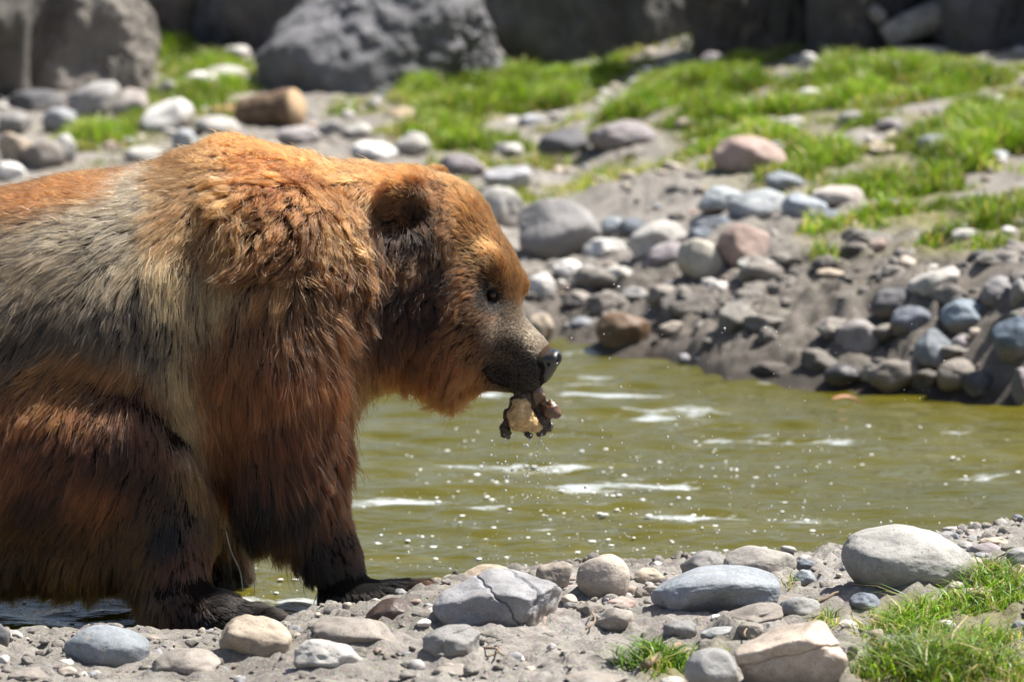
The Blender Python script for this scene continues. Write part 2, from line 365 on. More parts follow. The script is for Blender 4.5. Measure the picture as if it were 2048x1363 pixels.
# ------------------------------------------------------------------ stones
PAL = dict(blue=(.215, .24, .265), pale=(.41, .395, .37), white=(.58, .565, .54), tan=(.36, .30, .235), cream=(.47, .39, .31), grey=(.245, .24, .235),
           dark=(.10, .10, .108), pink=(.33, .245, .215), brown=(.20, .13, .08), mauve=(.25, .225, .235), slate=(.13, .15, .18), mud=(.24, .215, .19))
def rock_mesh(seed, rad, sub, facet=.25, planes=7, lump=.10, fine=.012, cracks=0, scoop=None):
    """an irregular water-worn stone: a sphere cut by soft planes, then roughened"""
    g = np.random.default_rng(seed); d, f = ico(sub)
    d = d.copy(); r = np.ones(len(d))
    for _ in range(planes):
        n = g.normal(size=3); n /= np.linalg.norm(n); o = 1 - facet * g.uniform(.35, 1)
        c = np.maximum(d @ n, 1e-3); q = o / c
        hh = np.clip(.5 + .5 * (r - q) / .10, 0, 1); r = r * (1 - hh) + q * hh - .10 * hh * (1 - hh)
    so = g.uniform(0, 90, 3)
    r = r * (1 + lump * fbm(d[:, 0] * 1.5 + so[0], d[:, 1] * 1.5 + so[1], d[:, 2] * 1.5 + so[2], o=2, seed=seed % 97))
    r = r + fine * fbm(d[:, 0] * 7 + so[1], d[:, 1] * 7, d[:, 2] * 7, o=3, seed=seed % 89)
    for _ in range(cracks):
        n = g.normal(size=3); n[2] *= .6; n /= np.linalg.norm(n); o = g.uniform(-.35, .35)
        e = d @ n - o + .12 * fbm(d[:, 0] * 2.5 + o * 9, d[:, 1] * 2.5, d[:, 2] * 2.5, o=3, seed=seed % 71)
        r = r - .05 * np.exp(-(e / .016) ** 2) - .035 * sstep(-.05, .0, e) * np.exp(-(e / .25) ** 2)
    V = d * r[:, None] * np.asarray(rad)
    if scoop:
        c = np.array(scoop[:3]) * np.asarray(rad); dd = np.linalg.norm((V - c) / np.asarray(rad), axis=1)
        V = V - np.sign(V) * 0 + np.outer(np.exp(-(dd / scoop[3]) ** 2) * scoop[4], np.array([0, 1, 0])) * np.asarray(rad)[1]
    return V, f
SEATS = []
def stone(px, py, w, h, col, label, seed, tilt=0, group=None, mode='rest', sub=4, dep=.85, wet=0.0, mat=None, name='stone', dist=None, cat='stone', **kw):
    """px, py, w, h: centre and size in the photograph; the stone lies where the ground is seen under it"""
    if dist is None:
        g = hit(px, py + (h * .42 if mode == 'rest' else 0)); D = g[1] - CAM[1]
    else: D = dist
    s = D / math.cos(PITCH) / FPX
    rx, rz = w * s / 2, h * s / 2; ry = min(dep * max(rx, rz * .9), rx * 1.4)
    if mode == 'rest' and dist is None: D = D + ry * .55
    if mode == 'bank' and dist is None: D = D - ry * .42
    s = D / math.cos(PITCH) / FPX; rx, rz = w * s / 2, h * s / 2
    c = CAM + ray(px, py) * (D / ray(px, py)[1])
    kk = dict(facet=.30, planes=9, lump=.14, fine=.014); kk.update(kw)
    V, f = rock_mesh(seed, (1, 1, 1), sub, **kk)
    V = V / np.array([np.ptp(V[:, 0]), np.ptp(V[:, 1]), np.ptp(V[:, 2])]) * 2
    V = V * np.array([rx, ry, rz])
    if mode == 'rest': V[:, 2] = np.where(V[:, 2] < 0, V[:, 2] * 1.25, V[:, 2])
    if dist is None and mode == 'rest': SEATS.append((c[0], c[1], rx, ry))
    o = mesh_np(name, V, f, mat or M_STONE); o.location = c; o.rotation_euler = (0, R(tilt), 0)
    cc = PAL[col] if isinstance(col, str) else col
    o.color = (*cc, 1 - wet)
    return tag(o, label, cat, group)

NEAR = 'stones along the near edge of the pond'
F = [ # px, py, w, h, colour, label, options
 (216, 1297, 174, 98, 'blue', 'smooth blue-grey oval stone below the bear\'s hind leg at lower left', dict(tilt=4, lump=.05, facet=.12, sub=5)),
 (507, 1283, 146, 104, 'tan', 'tan lumpy stone right in front of the bear\'s hind paw', dict(lump=.16, facet=.3, sub=5, tilt=8)),
 (372, 1330, 140, 70, 'mud', 'flat dusty stone half sunk between the blue oval stone and the tan lumpy one', dict(facet=.35)),
 (660, 1316, 140, 72, 'pale', 'pale grey rounded wedge of stone on the mud below the front paw', dict(tilt=9, facet=.3, sub=5)),
 (712, 1268, 176, 66, 'mud', 'low mud-coated stone just under the bear\'s front leg', dict(tilt=6)),
 (905, 1286, 118, 76, 'grey', 'grey dome stone with a thin dark crack, below the big cracked rock', dict(cracks=1, sub=5, tilt=-8)),
 (1000, 1204, 262, 128, (.25, .25, .262), 'big cracked blue-grey rock in front of the bear\'s outstretched paw', dict(cracks=2, tilt=-9, lump=.16, facet=.30, fine=.016, sub=6)),
 (968, 1153, 104, 46, 'tan', 'cream-topped stone at the water behind the big cracked rock', dict(tilt=-12)),
 (1114, 1150, 74, 66, (.27, .235, .20), 'brownish angular stone leaning at the right end of the big cracked rock', dict(facet=.42)),
 (1208, 1155, 108, 98, (.34, .30, .26), 'beige egg-shaped stone standing upright at the water\'s edge', dict(lump=.06, facet=.18, sub=5)),
 (1297, 1153, 68, 38, 'tan', 'small sandy stone at the waterline right of the beige upright egg stone', dict()),
 (1405, 1126, 88, 54, 'grey', 'speckled grey stone at the waterline behind the long blue-grey stone', dict(tilt=-12)),
 (1519, 1125, 148, 70, (.31, .29, .265), 'rounded grey-beige stone resting behind the long blue-grey stone', dict(sub=5, lump=.06, facet=.2)),
 (1434, 1186, 262, 106, (.25, .275, .305), 'long smooth blue-grey stone with a hollowed front, beside the water', dict(sub=6, lump=.07, facet=.15, tilt=-3, scoop=(.05, -1.0, -.35, .70, .60))),
 (1815, 1116, 268, 132, (.30, .295, .28), 'largest pale grey boulder on the near shore, half in the water at right', dict(sub=6, lump=.08, facet=.2, tilt=7)),
 (1611, 1130, 38, 26, 'slate', 'tiny dark striped stone at the waterline between the two big grey ones', dict()),
 (1609, 1156, 46, 36, 'blue', 'small blue-grey wedge just below the tiny dark striped stone', dict(tilt=-15)),
 (1730, 1205, 68, 42, 'slate', 'dark blue-grey cobble alone on bare mud below the largest boulder', dict(tilt=14)),
 (1600, 1215, 84, 44, (.27, .27, .265), 'flat grey stone right of the long blue-grey stone', dict()),
 (1226, 1242, 82, 56, (.29, .265, .235), 'dusty wedge-shaped stone below the pink pebble', dict(tilt=-24, facet=.4)),
 (1243, 1206, 60, 24, 'pink', 'pinkish pebble on mud below the beige upright egg stone', dict()),
 (1361, 1257, 68, 40, 'grey', 'small grey stone at the tip of the curved mud-coated stone', dict()),
 (1502, 1230, 136, 44, 'mud', 'curved mud-coated stone below the long blue-grey stone', dict(tilt=-10, facet=.35)),
 (1443, 1266, 88, 26, (.27, .28, .28), 'thin flat grey stone above the grass tuft at bottom', dict()),
 (1597, 1312, 228, 152, (.42, .355, .295), 'big cream block of stone at the bottom edge beside the grass', dict(sub=6, facet=.38, planes=10, lump=.1, cracks=1)),
 (1427, 1338, 112, 82, (.30, .30, .295), 'smooth grey dome stone at the bottom edge left of the cream block', dict(sub=5, lump=.06)),
 (1846, 1308, 96, 52, 'pale', 'pale flat stone showing through the grass at lower right', dict(tilt=-14)),
 (1952, 1189, 72, 36, 'tan', 'tan flat stone lying in the grass below the largest boulder\'s right end', dict(tilt=-8)),
 (1972, 1100, 76, 34, 'mauve', 'dark mauve cobble right of the largest boulder', dict(tilt=8)),
 (1986, 1083, 60, 22, 'tan', 'tan cobble behind the dark mauve one by the water', dict()),
 (2040, 1116, 64, 44, 'grey', 'grey stone cut by the right edge beside the near grass', dict()),
 (778, 1222, 104, 52, (.12, .085, .075), 'wet reddish-brown cobble under the bear\'s front paw', dict(wet=.6, sub=5, tilt=-10, lump=.06)),
 (0, 1270, 44, 52, 'dark', 'dark stone cut by the left edge at the waterline', dict()),
 (1432, 1238, 34, 22, 'white', 'whitish pebble between the long blue-grey stone and the curved muddy one', dict()),
 (1692, 1249, 40, 20, 'pale', 'pale pebble in thin grass below the dark blue-grey cobble', dict()),
 (1500, 1258, 56, 34, 'mud', 'dusty lump of stone right of the thin flat grey stone', dict(facet=.4)),
 (1190, 1356, 130, 26, 'mud', 'flat dusty slab at the bottom edge under the mud hollow', dict()),
 (1345, 1361, 50, 22, 'pale', 'flat pale stone at the bottom edge under the grass tuft', dict()),
 (1305, 1182, 50, 30, 'mud', 'muddy cobble between the beige egg stone and the long blue-grey stone', dict(facet=.4)),
 (1180, 1218, 58, 34, 'mud', 'muddy angular stone left of the pink pebble', dict(facet=.45)),
 (60, 1352, 90, 34, 'mud', 'dusty flat stone at the bottom left corner', dict()),
 (905, 1342, 86, 30, 'mud', 'mud-coloured stone near the bottom edge below the grey cracked dome', dict(facet=.4)),
]
for i, (px, py, w, h, c, lab, kw) in enumerate(F):
    k = dict(sub=4); k.update(kw); stone(px, py, w, h, c, lab, 100 + i * 7, group=NEAR, **k)

FAR = 'stones on the far bank of the pond'
B = [
 (1113, 468, 168, 138, (.225, .22, .22), 'largest grey stone on the far bank, just right of the bear\'s brow', dict(sub=5, tilt=10, lump=.08)),
 (1207, 497, 86, 48, 'white', 'pale oval stone at the foot of the largest far grey stone', dict()),
 (1228, 455, 52, 46, 'blue', 'small bluish stone wedged right of the largest far grey stone', dict()),
 (1264, 458, 62, 46, 'slate', 'small dark blue stone beside the bluish one on the far bank', dict()),
 (1312, 484, 122, 84, 'pale', 'pale grey slanted stone in the middle of the far stone pile', dict(tilt=-12)),
 (1330, 508, 84, 52, 'mauve', 'darker stone leaning on the front of the pale slanted one', dict(tilt=-18)),
 (1422, 448, 96, 30, 'slate', 'dark slate slab lying under the long pale bluish slabs', dict(tilt=-10)),
 (1396, 470, 60, 32, 'slate', 'small dark slab above the cream stone on the far bank', dict(tilt=-14)),
 (1408, 524, 96, 100, (.42, .395, .34), 'cream stone with a muddy foot beside the pinkish upright stone', dict(tilt=-24)),
 (1487, 494, 108, 102, 'pink', 'pinkish upright rounded stone on the crest of the far mud bank', dict(lump=.06, tilt=-20, sub=5)),
 (1516, 534, 82, 38, 'pale', 'pale stone lying at the foot of the pinkish upright stone', dict(tilt=6)),
 (1446, 402, 96, 58, (.33, .36, .38), 'left end slab of the long pale bluish pair', dict()),
 (1514, 412, 122, 66, (.34, .365, .385), 'longest pale bluish slab in the far stone pile', dict(tilt=-5)),
 (1568, 366, 80, 50, 'blue', 'blue-grey rounded stone on top of the pale slab pile', dict()),
 (1606, 414, 94, 56, (.28, .31, .35), 'bluish stone at the right of the pale slab pile', dict(tilt=8)),
 (1676, 394, 108, 48, (.40, .36, .33), 'pale pinkish flat stone at the far right of the slab pile', dict(tilt=5)),
 (1650, 432, 70, 30, 'slate', 'small dark stone tucked below the pale pinkish flat stone', dict()),
 (1499, 314, 148, 84, 'pink', 'large pink-brown loaf-shaped stone at the edge of the grass', dict(sub=5, lump=.06, tilt=8, facet=.15)),
 (1243, 272, 138, 62, 'mauve', 'large mauve-grey stone on the crest of the loose earth heap', dict(sub=5, tilt=6)),
 (1126, 290, 104, 62, 'dark', 'dark stone with a pale top left of the mauve-grey one', dict(tilt=-10)),
 (1082, 576, 56, 62, 'white', 'whitish stone directly right of the bear\'s brow', dict()),
 (1134, 540, 62, 46, 'white', 'white stone just below the largest far grey stone', dict()),
 (1170, 550, 62, 46, 'pale', 'light grey stone next to the white one below the largest far grey stone', dict()),
 (1237, 553, 66, 40, 'pale', 'pale low stone in front of the far stone pile', dict()),
 (1246, 662, 112, 84, 'brown', 'brown wet stone standing at the far waterline', dict(wet=.35, facet=.35)),
 (1078, 660, 60, 70, 'tan', 'tan stone half hidden behind the bear\'s muzzle bridge', dict()),
 (1006, 418, 94, 88, 'pale', 'pale slab seen beside the bear\'s forehead', dict(facet=.35)),
 (1012, 358, 100, 56, (.36, .36, .38), 'pale slanted slab above the bear\'s forehead', dict(tilt=-10)),
 (925, 332, 92, 48, 'mauve', 'mauve stone just above the bear\'s head', dict(tilt=6)),
 (1015, 300, 62, 34, 'pale', 'pale flat stone between the bear\'s head and the earth heap', dict()),
 (990, 390, 60, 36, 'white', 'white chip of stone behind the bear\'s forehead', dict()),
 (1325, 590, 62, 40, 'mud', 'muddy cobble on the far mud bank under the stone pile', dict(facet=.35)),
 (1270, 590, 60, 34, 'grey', 'grey cobble at the left top of the far mud bank', dict()),
 (1160, 600, 70, 40, 'mud', 'mud-grey cobble below the white stone right of the brow', dict(facet=.35)),
 (1110, 318, 60, 30, 'pale', 'small pale cobble at the foot of the dark pale-topped stone', dict()),
]
for i, (px, py, w, h, c, lab, kw) in enumerate(B):
    k = dict(sub=4); k.update(kw); stone(px, py, w, h, c, lab, 500 + i * 5, group=FAR, **k)
WALL = [
 (1930, 634, 104, 78, (.20, .245, .29), 'speckled blue stone set in the far bank at right', dict(sub=5)),
 (1822, 648, 86, 72, (.16, .175, .21), 'slate-blue stone left of the speckled blue one in the far bank', dict(tilt=10)),
 (1865, 708, 74, 96, (.17, .19, .215), 'blue-grey upright stone under the slate-blue one in the far bank', dict(tilt=14)),
 (1718, 686, 90, 88, (.25, .23, .225), 'grey-mauve stone at the left end of the far bank\'s stone wall', dict(tilt=-20)),
 (2030, 682, 100, 98, (.12, .155, .20), 'dark blue round stone cut by the right edge in the far bank', dict(sub=5)),
 (1996, 590, 76, 76, (.23, .225, .235), 'grey round stone above the dark blue one at right', dict(tilt=20)),
 (1966, 522, 68, 46, 'dark', 'dark round stone on top of the far bank at right', dict()),
 (1782, 604, 96, 60, 'dark', 'dark grey stone behind the slate-blue one on the far bank', dict(tilt=-12)),
 (1872, 566, 110, 60, 'pale', 'pale slab on top of the far bank above the speckled blue stone', dict(tilt=-16)),
 (1790, 752, 120, 74, 'mud', 'muddy rock at the waterline below the slate-blue stone', dict(facet=.35, wet=.25)),
 (1915, 752, 90, 80, 'mud', 'muddy rock at the waterline right of the blue-grey upright stone', dict(facet=.35, tilt=20, wet=.15)),
 (2046, 778, 50, 88, (.19, .17, .175), 'mauve stone at the waterline cut by the right edge', dict()),
 (1960, 770, 70, 60, 'dark', 'dark wet rock at the waterline near the right edge', dict(wet=.5, facet=.35)),
 (1690, 750, 80, 50, 'dark', 'dark wet rock at the waterline under the grey-mauve stone', dict(wet=.45, facet=.35)),
 (2040, 590, 40, 70, 'grey', 'grey stone on the far bank cut by the right edge', dict()),
 (1925, 690, 50, 40, 'mauve', 'small mauve stone wedged below the speckled blue one', dict()),
]
for i, (px, py, w, h, c, lab, kw) in enumerate(WALL):
    k = dict(sub=4); k.update(kw); stone(px, py, w, h, c, lab, 900 + i * 5, group=FAR, mode='bank', **k)
UP_ = 'stones scattered in the grass beyond the pond'
L = [
 (252, 157, 70, 50, 'white', 'small bright white stone under the left boulder', dict(tilt=18)),
 (188, 206, 116, 76, (.36, .35, .345), 'pale oblong stone leaning left below the left boulder', dict(tilt=-22)),
 (68, 204, 120, 50, 'dark', 'dark stone in the shade below the left boulder', dict()),
 (262, 216, 80, 70, (.31, .28, .26), 'tan-grey tilted stone between the two pale oblong ones at left', dict(tilt=-40)),
 (328, 238, 120, 66, 'white', 'long whitish stone leaning left of the log', dict(tilt=-26)),
 (122, 242, 70, 52, (.30, .31, .33), 'bluish-grey stone under the pale oblong one at left', dict()),
 (30, 246, 66, 48, 'grey', 'grey stone at the left edge below the dark shaded one', dict()),
 (28, 298, 70, 70, 'tan', 'tan-grey stone at the left edge above the bear\'s back', dict()),
 (88, 312, 86, 68, (.22, .195, .175), 'brownish stone right of the tan-grey one above the bear\'s back', dict()),
 (128, 300, 56, 64, 'pale', 'pale upright stone above the bear\'s back at left', dict(tilt=20)),
 (290, 312, 84, 40, 'pale', 'pale low stone just above the middle of the bear\'s back', dict()),
 (18, 345, 80, 44, 'white', 'whitish stone at the left edge touching the bear\'s back', dict(tilt=14)),
 (372, 282, 56, 52, (.33, .34, .36), 'grey-white stone at the left foot of the bear\'s hump', dict()),
 (432, 254, 96, 46, 'pale', 'pale flat stone behind the bear\'s hump left of the log', dict(tilt=8)),
 (598, 272, 90, 40, (.34, .315, .31), 'pale stone under the sawn end of the log', dict()),
 (748, 306, 96, 44, 'white', 'white stone above the bear\'s neck', dict(tilt=8)),
 (826, 288, 74, 52, 'pale', 'pale grey stone above the bear\'s ear', dict()),
 (660, 258, 56, 36, 'grey', 'grey stone right of the log', dict()),
 (712, 262, 60, 34, 'pale', 'light stone between the log and the tan chip', dict()),
 (745, 211, 40, 26, 'mauve', 'small mauve stone left of the tan chip of rock', dict()),
 (797, 227, 66, 28, (.38, .30, .20), 'tan flat chip of rock in the grass right of the log', dict(facet=.4)),
 (933, 189, 44, 34, 'white', 'small white stone in the bright grass below the big boulder', dict()),
 (1064, 241, 56, 28, (.36, .37, .40), 'bluish-white flat stone in the bright grass', dict()),
 (450, 150, 90, 38, 'pale', 'pale stone in the grass left of the big boulder', dict()),
 (540, 140, 60, 48, (.40, .38, .35), 'pale stone touching the left foot of the big boulder', dict()),
 (470, 105, 60, 30, 'pale', 'pale flat stone between the left boulder and the big boulder', dict()),
 (400, 160, 70, 34, 'white', 'whitish stone in the grass right of the bright white one', dict()),
 (335, 180, 44, 40, 'mauve', 'small mauve stone above the long whitish leaning one', dict()),
 (1873, 286, 78, 36, (.20, .21, .25), 'blue-grey oval stone alone in the right-hand grass', dict(lump=.05)),
 (1760, 300, 60, 28, 'tan', 'tan flat stone left of the blue-grey oval in the grass', dict()),
 (1777, 250, 50, 32, 'mauve', 'mauve stone in the grass above the blue-grey oval', dict()),
 (1705, 240, 56, 34, 'grey', 'grey stone in the grass left of the mauve one', dict()),
 (1968, 147, 96, 34, 'grey', 'long grey slab in the grass at upper right', dict(tilt=16)),
 (1842, 108, 110, 32, 'pale', 'flat pale ledge of stone under the grey driftwood', dict()),
 (1928, 96, 70, 26, 'pale', 'pale stone right of the flat ledge under the driftwood', dict()),
 (1618, 120, 34, 30, 'white', 'white round stone in the grass below the dark rock face', dict()),
 (1660, 118, 32, 26, 'tan', 'tan round stone beside the white round one', dict()),
 (1190, 132, 100, 26, 'grey', 'low grey slab below the dark slab boulder', dict()),
 (1430, 122, 66, 34, 'mauve', 'mauve slab at the foot of the yellow-green weed', dict(tilt=10)),
 (1296, 146, 32, 28, 'slate', 'small dark stone in the grass right of the low grey slab', dict()),
 (1272, 166, 28, 22, 'white', 'tiny white stone in the grass below the small dark one', dict()),
 (1046, 145, 42, 26, 'white', 'white stone in the grass at the right foot of the big boulder', dict(tilt=20)),
 (1620, 188, 56, 24, 'white', 'flat whitish stone in the upper grass slope', dict()),
 (1712, 178, 60, 24, 'tan', 'flat tan stone right of the whitish one on the slope', dict()),
 (1990, 200, 44, 22, 'white', 'flat white stone near the right edge of the slope', dict()),
 (1930, 470, 60, 30, 'pale', 'pale flat stone in the grass at the top of the far bank', dict()),
 (1990, 312, 60, 24, (.30, .32, .35), 'bluish flat stone in the grass near the right edge', dict()),
 (1580, 245, 60, 24, 'pale', 'pale flat stone in the grass above the pink-brown loaf stone', dict()),
 (1370, 250, 54, 28, 'tan', 'tan flat stone in the grass right of the mauve-grey stone', dict()),
 (1660, 548, 60, 22, 'tan', 'tan flat stone on the bare bank top', dict()),
]
for i, (px, py, w, h, c, lab, kw) in enumerate(L):
    k = dict(sub=3); k.update(kw); stone(px, py, w, h, c, lab, 1300 + i * 3, group=UP_, **k)

# earth pushed up a little against the foot of every stone
co = np.empty(len(ground.data.vertices) * 3, np.float32); ground.data.vertices.foreach_get('co', co); co = co.reshape(-1, 3)
for x_, y_, rx_, ry_ in SEATS:
    k = np.where((np.abs(co[:, 0] - x_) < rx_ * 1.8) & (np.abs(co[:, 1] - y_) < ry_ * 1.8))[0]
    rr = np.hypot((co[k, 0] - x_) / rx_, (co[k, 1] - y_) / ry_)
    co[k, 2] += min(.18 * rx_, .014) * np.exp(-((rr - .92) / .28) ** 2) * (1 + .35 * vnoise(co[k, 0] * 40, co[k, 1] * 40, seed=51))
ground.data.vertices.foreach_set('co', co.ravel()); ground.data.update()

# the boulder wall that closes the view
BG = 'large boulders walling the enclosure'
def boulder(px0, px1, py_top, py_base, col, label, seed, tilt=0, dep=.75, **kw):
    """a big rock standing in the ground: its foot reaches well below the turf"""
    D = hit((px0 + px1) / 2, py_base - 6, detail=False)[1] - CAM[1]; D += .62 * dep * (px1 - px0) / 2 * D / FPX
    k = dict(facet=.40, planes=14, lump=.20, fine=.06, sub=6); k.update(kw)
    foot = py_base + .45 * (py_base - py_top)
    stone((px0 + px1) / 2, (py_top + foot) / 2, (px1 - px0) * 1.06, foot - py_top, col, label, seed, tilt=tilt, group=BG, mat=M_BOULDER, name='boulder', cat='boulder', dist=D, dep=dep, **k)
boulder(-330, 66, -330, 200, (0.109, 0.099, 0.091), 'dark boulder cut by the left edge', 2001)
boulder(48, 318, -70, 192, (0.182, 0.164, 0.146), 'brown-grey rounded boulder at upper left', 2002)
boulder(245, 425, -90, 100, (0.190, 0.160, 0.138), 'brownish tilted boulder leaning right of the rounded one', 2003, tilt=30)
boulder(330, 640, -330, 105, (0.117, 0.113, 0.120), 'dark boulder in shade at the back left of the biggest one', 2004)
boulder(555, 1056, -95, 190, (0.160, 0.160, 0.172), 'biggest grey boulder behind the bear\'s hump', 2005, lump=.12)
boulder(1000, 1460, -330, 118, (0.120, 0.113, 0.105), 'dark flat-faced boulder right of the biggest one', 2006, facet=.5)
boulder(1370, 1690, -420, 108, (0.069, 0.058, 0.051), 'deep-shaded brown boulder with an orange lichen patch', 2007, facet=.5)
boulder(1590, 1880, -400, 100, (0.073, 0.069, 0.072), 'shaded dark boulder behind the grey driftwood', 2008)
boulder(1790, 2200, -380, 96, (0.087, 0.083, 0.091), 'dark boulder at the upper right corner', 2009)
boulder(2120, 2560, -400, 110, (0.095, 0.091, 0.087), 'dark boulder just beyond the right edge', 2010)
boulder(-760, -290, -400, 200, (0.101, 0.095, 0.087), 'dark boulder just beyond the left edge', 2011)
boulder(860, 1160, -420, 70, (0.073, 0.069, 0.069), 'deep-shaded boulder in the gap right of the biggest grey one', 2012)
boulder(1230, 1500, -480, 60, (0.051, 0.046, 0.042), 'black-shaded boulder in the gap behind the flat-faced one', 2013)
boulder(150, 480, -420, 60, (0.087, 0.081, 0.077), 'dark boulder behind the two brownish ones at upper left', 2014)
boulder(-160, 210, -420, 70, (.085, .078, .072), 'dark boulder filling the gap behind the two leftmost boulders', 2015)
# ------------------------------------------------------------------ the bear
HEAD_YAW = R(17)
_hp = W(830, 470, 0.0)
def Hd(px, py, r):
    """head point at photo pixel (px, py), r metres to the bear's right (towards the pond's near side)"""
    y = 0.0
    for _ in range(6):
        x = W(px, py, y)[0]; f = (x - _hp[0] + r * math.sin(HEAD_YAW)) / math.cos(HEAD_YAW)
        y = -f * math.sin(HEAD_YAW) - r * math.cos(HEAD_YAW)
    return W(px, py, y)
HF = np.array([math.cos(HEAD_YAW), -math.sin(HEAD_YAW), 0]); HR = np.array([-math.sin(HEAD_YAW), -math.cos(HEAD_YAW), 0])
class Field:
    def __init__(s, lo, hi, h):
        s.lo = np.array(lo, float); s.h = h; s.n = np.ceil((np.array(hi) - s.lo) / h).astype(int) + 1
        s.F = np.full(s.n, 1.0)
        s.ax = [s.lo[i] + h * np.arange(s.n[i]) for i in range(3)]
    def put(s, lo, hi, fn, k, sub=False):
        m = k + .03
        a = np.clip(np.floor((np.array(lo) - m - s.lo) / s.h).astype(int), 0, s.n - 1); b = np.clip(np.ceil((np.array(hi) + m - s.lo) / s.h).astype(int) + 1, 1, s.n)
        if (b <= a).any(): return
        sl = tuple(slice(a[i], b[i]) for i in range(3))
        X, Y, Z = np.meshgrid(*[s.ax[i][a[i]:b[i]] for i in range(3)], indexing='ij', sparse=True)
        d = fn(X, Y, Z); f = s.F[sl]
        if sub: d = -d; f2, s1 = -f, -1
        else: f2, s1 = f, 1
        if sub:
            h = np.clip(.5 - .5 * (f - d) / k, 0, 1); s.F[sl] = f + (d - f) * h + k * h * (1 - h)
        else:
            h = np.clip(.5 + .5 * (f - d) / k, 0, 1); s.F[sl] = f * (1 - h) + d * h - k * h * (1 - h)
    def cone(s, a, ra, b, rb, k=.05, sy=1.0, sz=1.0, axis=None, sub=False):
        """tapered capsule; sy widens it across (along y or the given axis)"""
        a = np.asarray(a, float); b = np.asarray(b, float); R_ = max(ra, rb) * max(sy, sz, 1)
        ab = b - a; L = max(float(ab @ ab), 1e-9)
        def fn(X, Y, Z):
            px, py, pz = X - a[0], Y - a[1], Z - a[2]
            t = np.clip((px * ab[0] + py * ab[1] + pz * ab[2]) / L, 0, 1)
            dx, dy, dz = px - t * ab[0], py - t * ab[1], pz - t * ab[2]
            q = np.sqrt(dx ** 2 + (dy / sy) ** 2 + (dz / sz) ** 2)
            return q - (ra + (rb - ra) * t)
        s.put(np.minimum(a, b) - R_, np.maximum(a, b) + R_, fn, k, sub)
    def ell(s, c, r, k=.05, axes=None, sub=False):
        c = np.asarray(c, float); r = np.asarray(r, float); A = np.eye(3) if axes is None else np.array(axes, float); Rm = r.max()
        def fn(X, Y, Z):
            p = (X - c[0], Y - c[1], Z - c[2])
            q = [(p[0] * A[i][0] + p[1] * A[i][1] + p[2] * A[i][2]) / r[i] for i in range(3)]
            k0 = np.sqrt(q[0] ** 2 + q[1] ** 2 + q[2] ** 2); k1 = np.sqrt((q[0] / r[0]) ** 2 + (q[1] / r[1]) ** 2 + (q[2] / r[2]) ** 2)
            return k0 * (k0 - 1) / np.maximum(k1, 1e-6)
        s.put(c - Rm, c + Rm, fn, k, sub)
    def mesh(s):
        F = s.F; ins = F < 0; n = np.array(F.shape) - 1
        acc = np.zeros((*n, 3)); cnt = np.zeros(n, int)
        for ax in range(3):
            o = [i for i in range(3) if i != ax]
            for u in (0, 1):
                for v in (0, 1):
                    s0 = [None] * 3; s1 = [None] * 3
                    s0[ax] = slice(0, n[ax]); s1[ax] = slice(1, n[ax] + 1)
                    s0[o[0]] = s1[o[0]] = slice(u, n[o[0]] + u); s0[o[1]] = s1[o[1]] = slice(v, n[o[1]] + v)
                    f0, f1 = F[tuple(s0)], F[tuple(s1)]; m = (f0 < 0) != (f1 < 0)
                    t = f0[m] / (f0[m] - f1[m]); q = np.zeros((len(t), 3)); q[:, ax] = t; q[:, o[0]] = u; q[:, o[1]] = v
                    acc[m] += q; cnt[m] += 1
        act = cnt > 0; ids = np.full(n, -1); ids[act] = np.arange(act.sum())
        V = (np.argwhere(act) + acc[act] / cnt[act][:, None]) * s.h + s.lo
        Q = []
        for ax in range(3):
            o = [(ax + 1) % 3, (ax + 2) % 3]
            sl0 = [slice(1, -1)] * 3; sl1 = [slice(1, -1)] * 3; sl0[ax] = slice(0, -1); sl1[ax] = slice(1, None)
            f0, f1 = ins[tuple(sl0)], ins[tuple(sl1)]; m = f0 != f1; g = np.argwhere(m); flip = f1[m]
            off = np.ones(3, int); off[ax] = 0; g = g + off
            def at(du, dv):
                h = g.copy(); h[:, o[0]] -= du; h[:, o[1]] -= dv; return ids[h[:, 0], h[:, 1], h[:, 2]]
            q = np.stack([at(1, 1), at(0, 1), at(0, 0), at(1, 0)], -1); q[flip] = q[flip][:, ::-1]; Q.append(q)
        Q = np.concatenate(Q); Q = Q[(Q >= 0).all(1)]
        return V, Q
def smooth_mesh(V, Q, it):
    E = np.concatenate([Q[:, [0, 1]], Q[:, [1, 2]], Q[:, [2, 3]], Q[:, [3, 0]]]); E = np.concatenate([E, E[:, ::-1]])
    deg = np.bincount(E[:, 0], minlength=len(V)).astype(float)
    for _ in range(it):
        S = np.stack([np.bincount(E[:, 0], weights=V[E[:, 1], c], minlength=len(V)) for c in range(3)], -1)
        V = V * .5 + .5 * S / deg[:, None]
    return V

fd = Field((-2.05, -.62, -.14), (.18, .62, 1.2), .009)
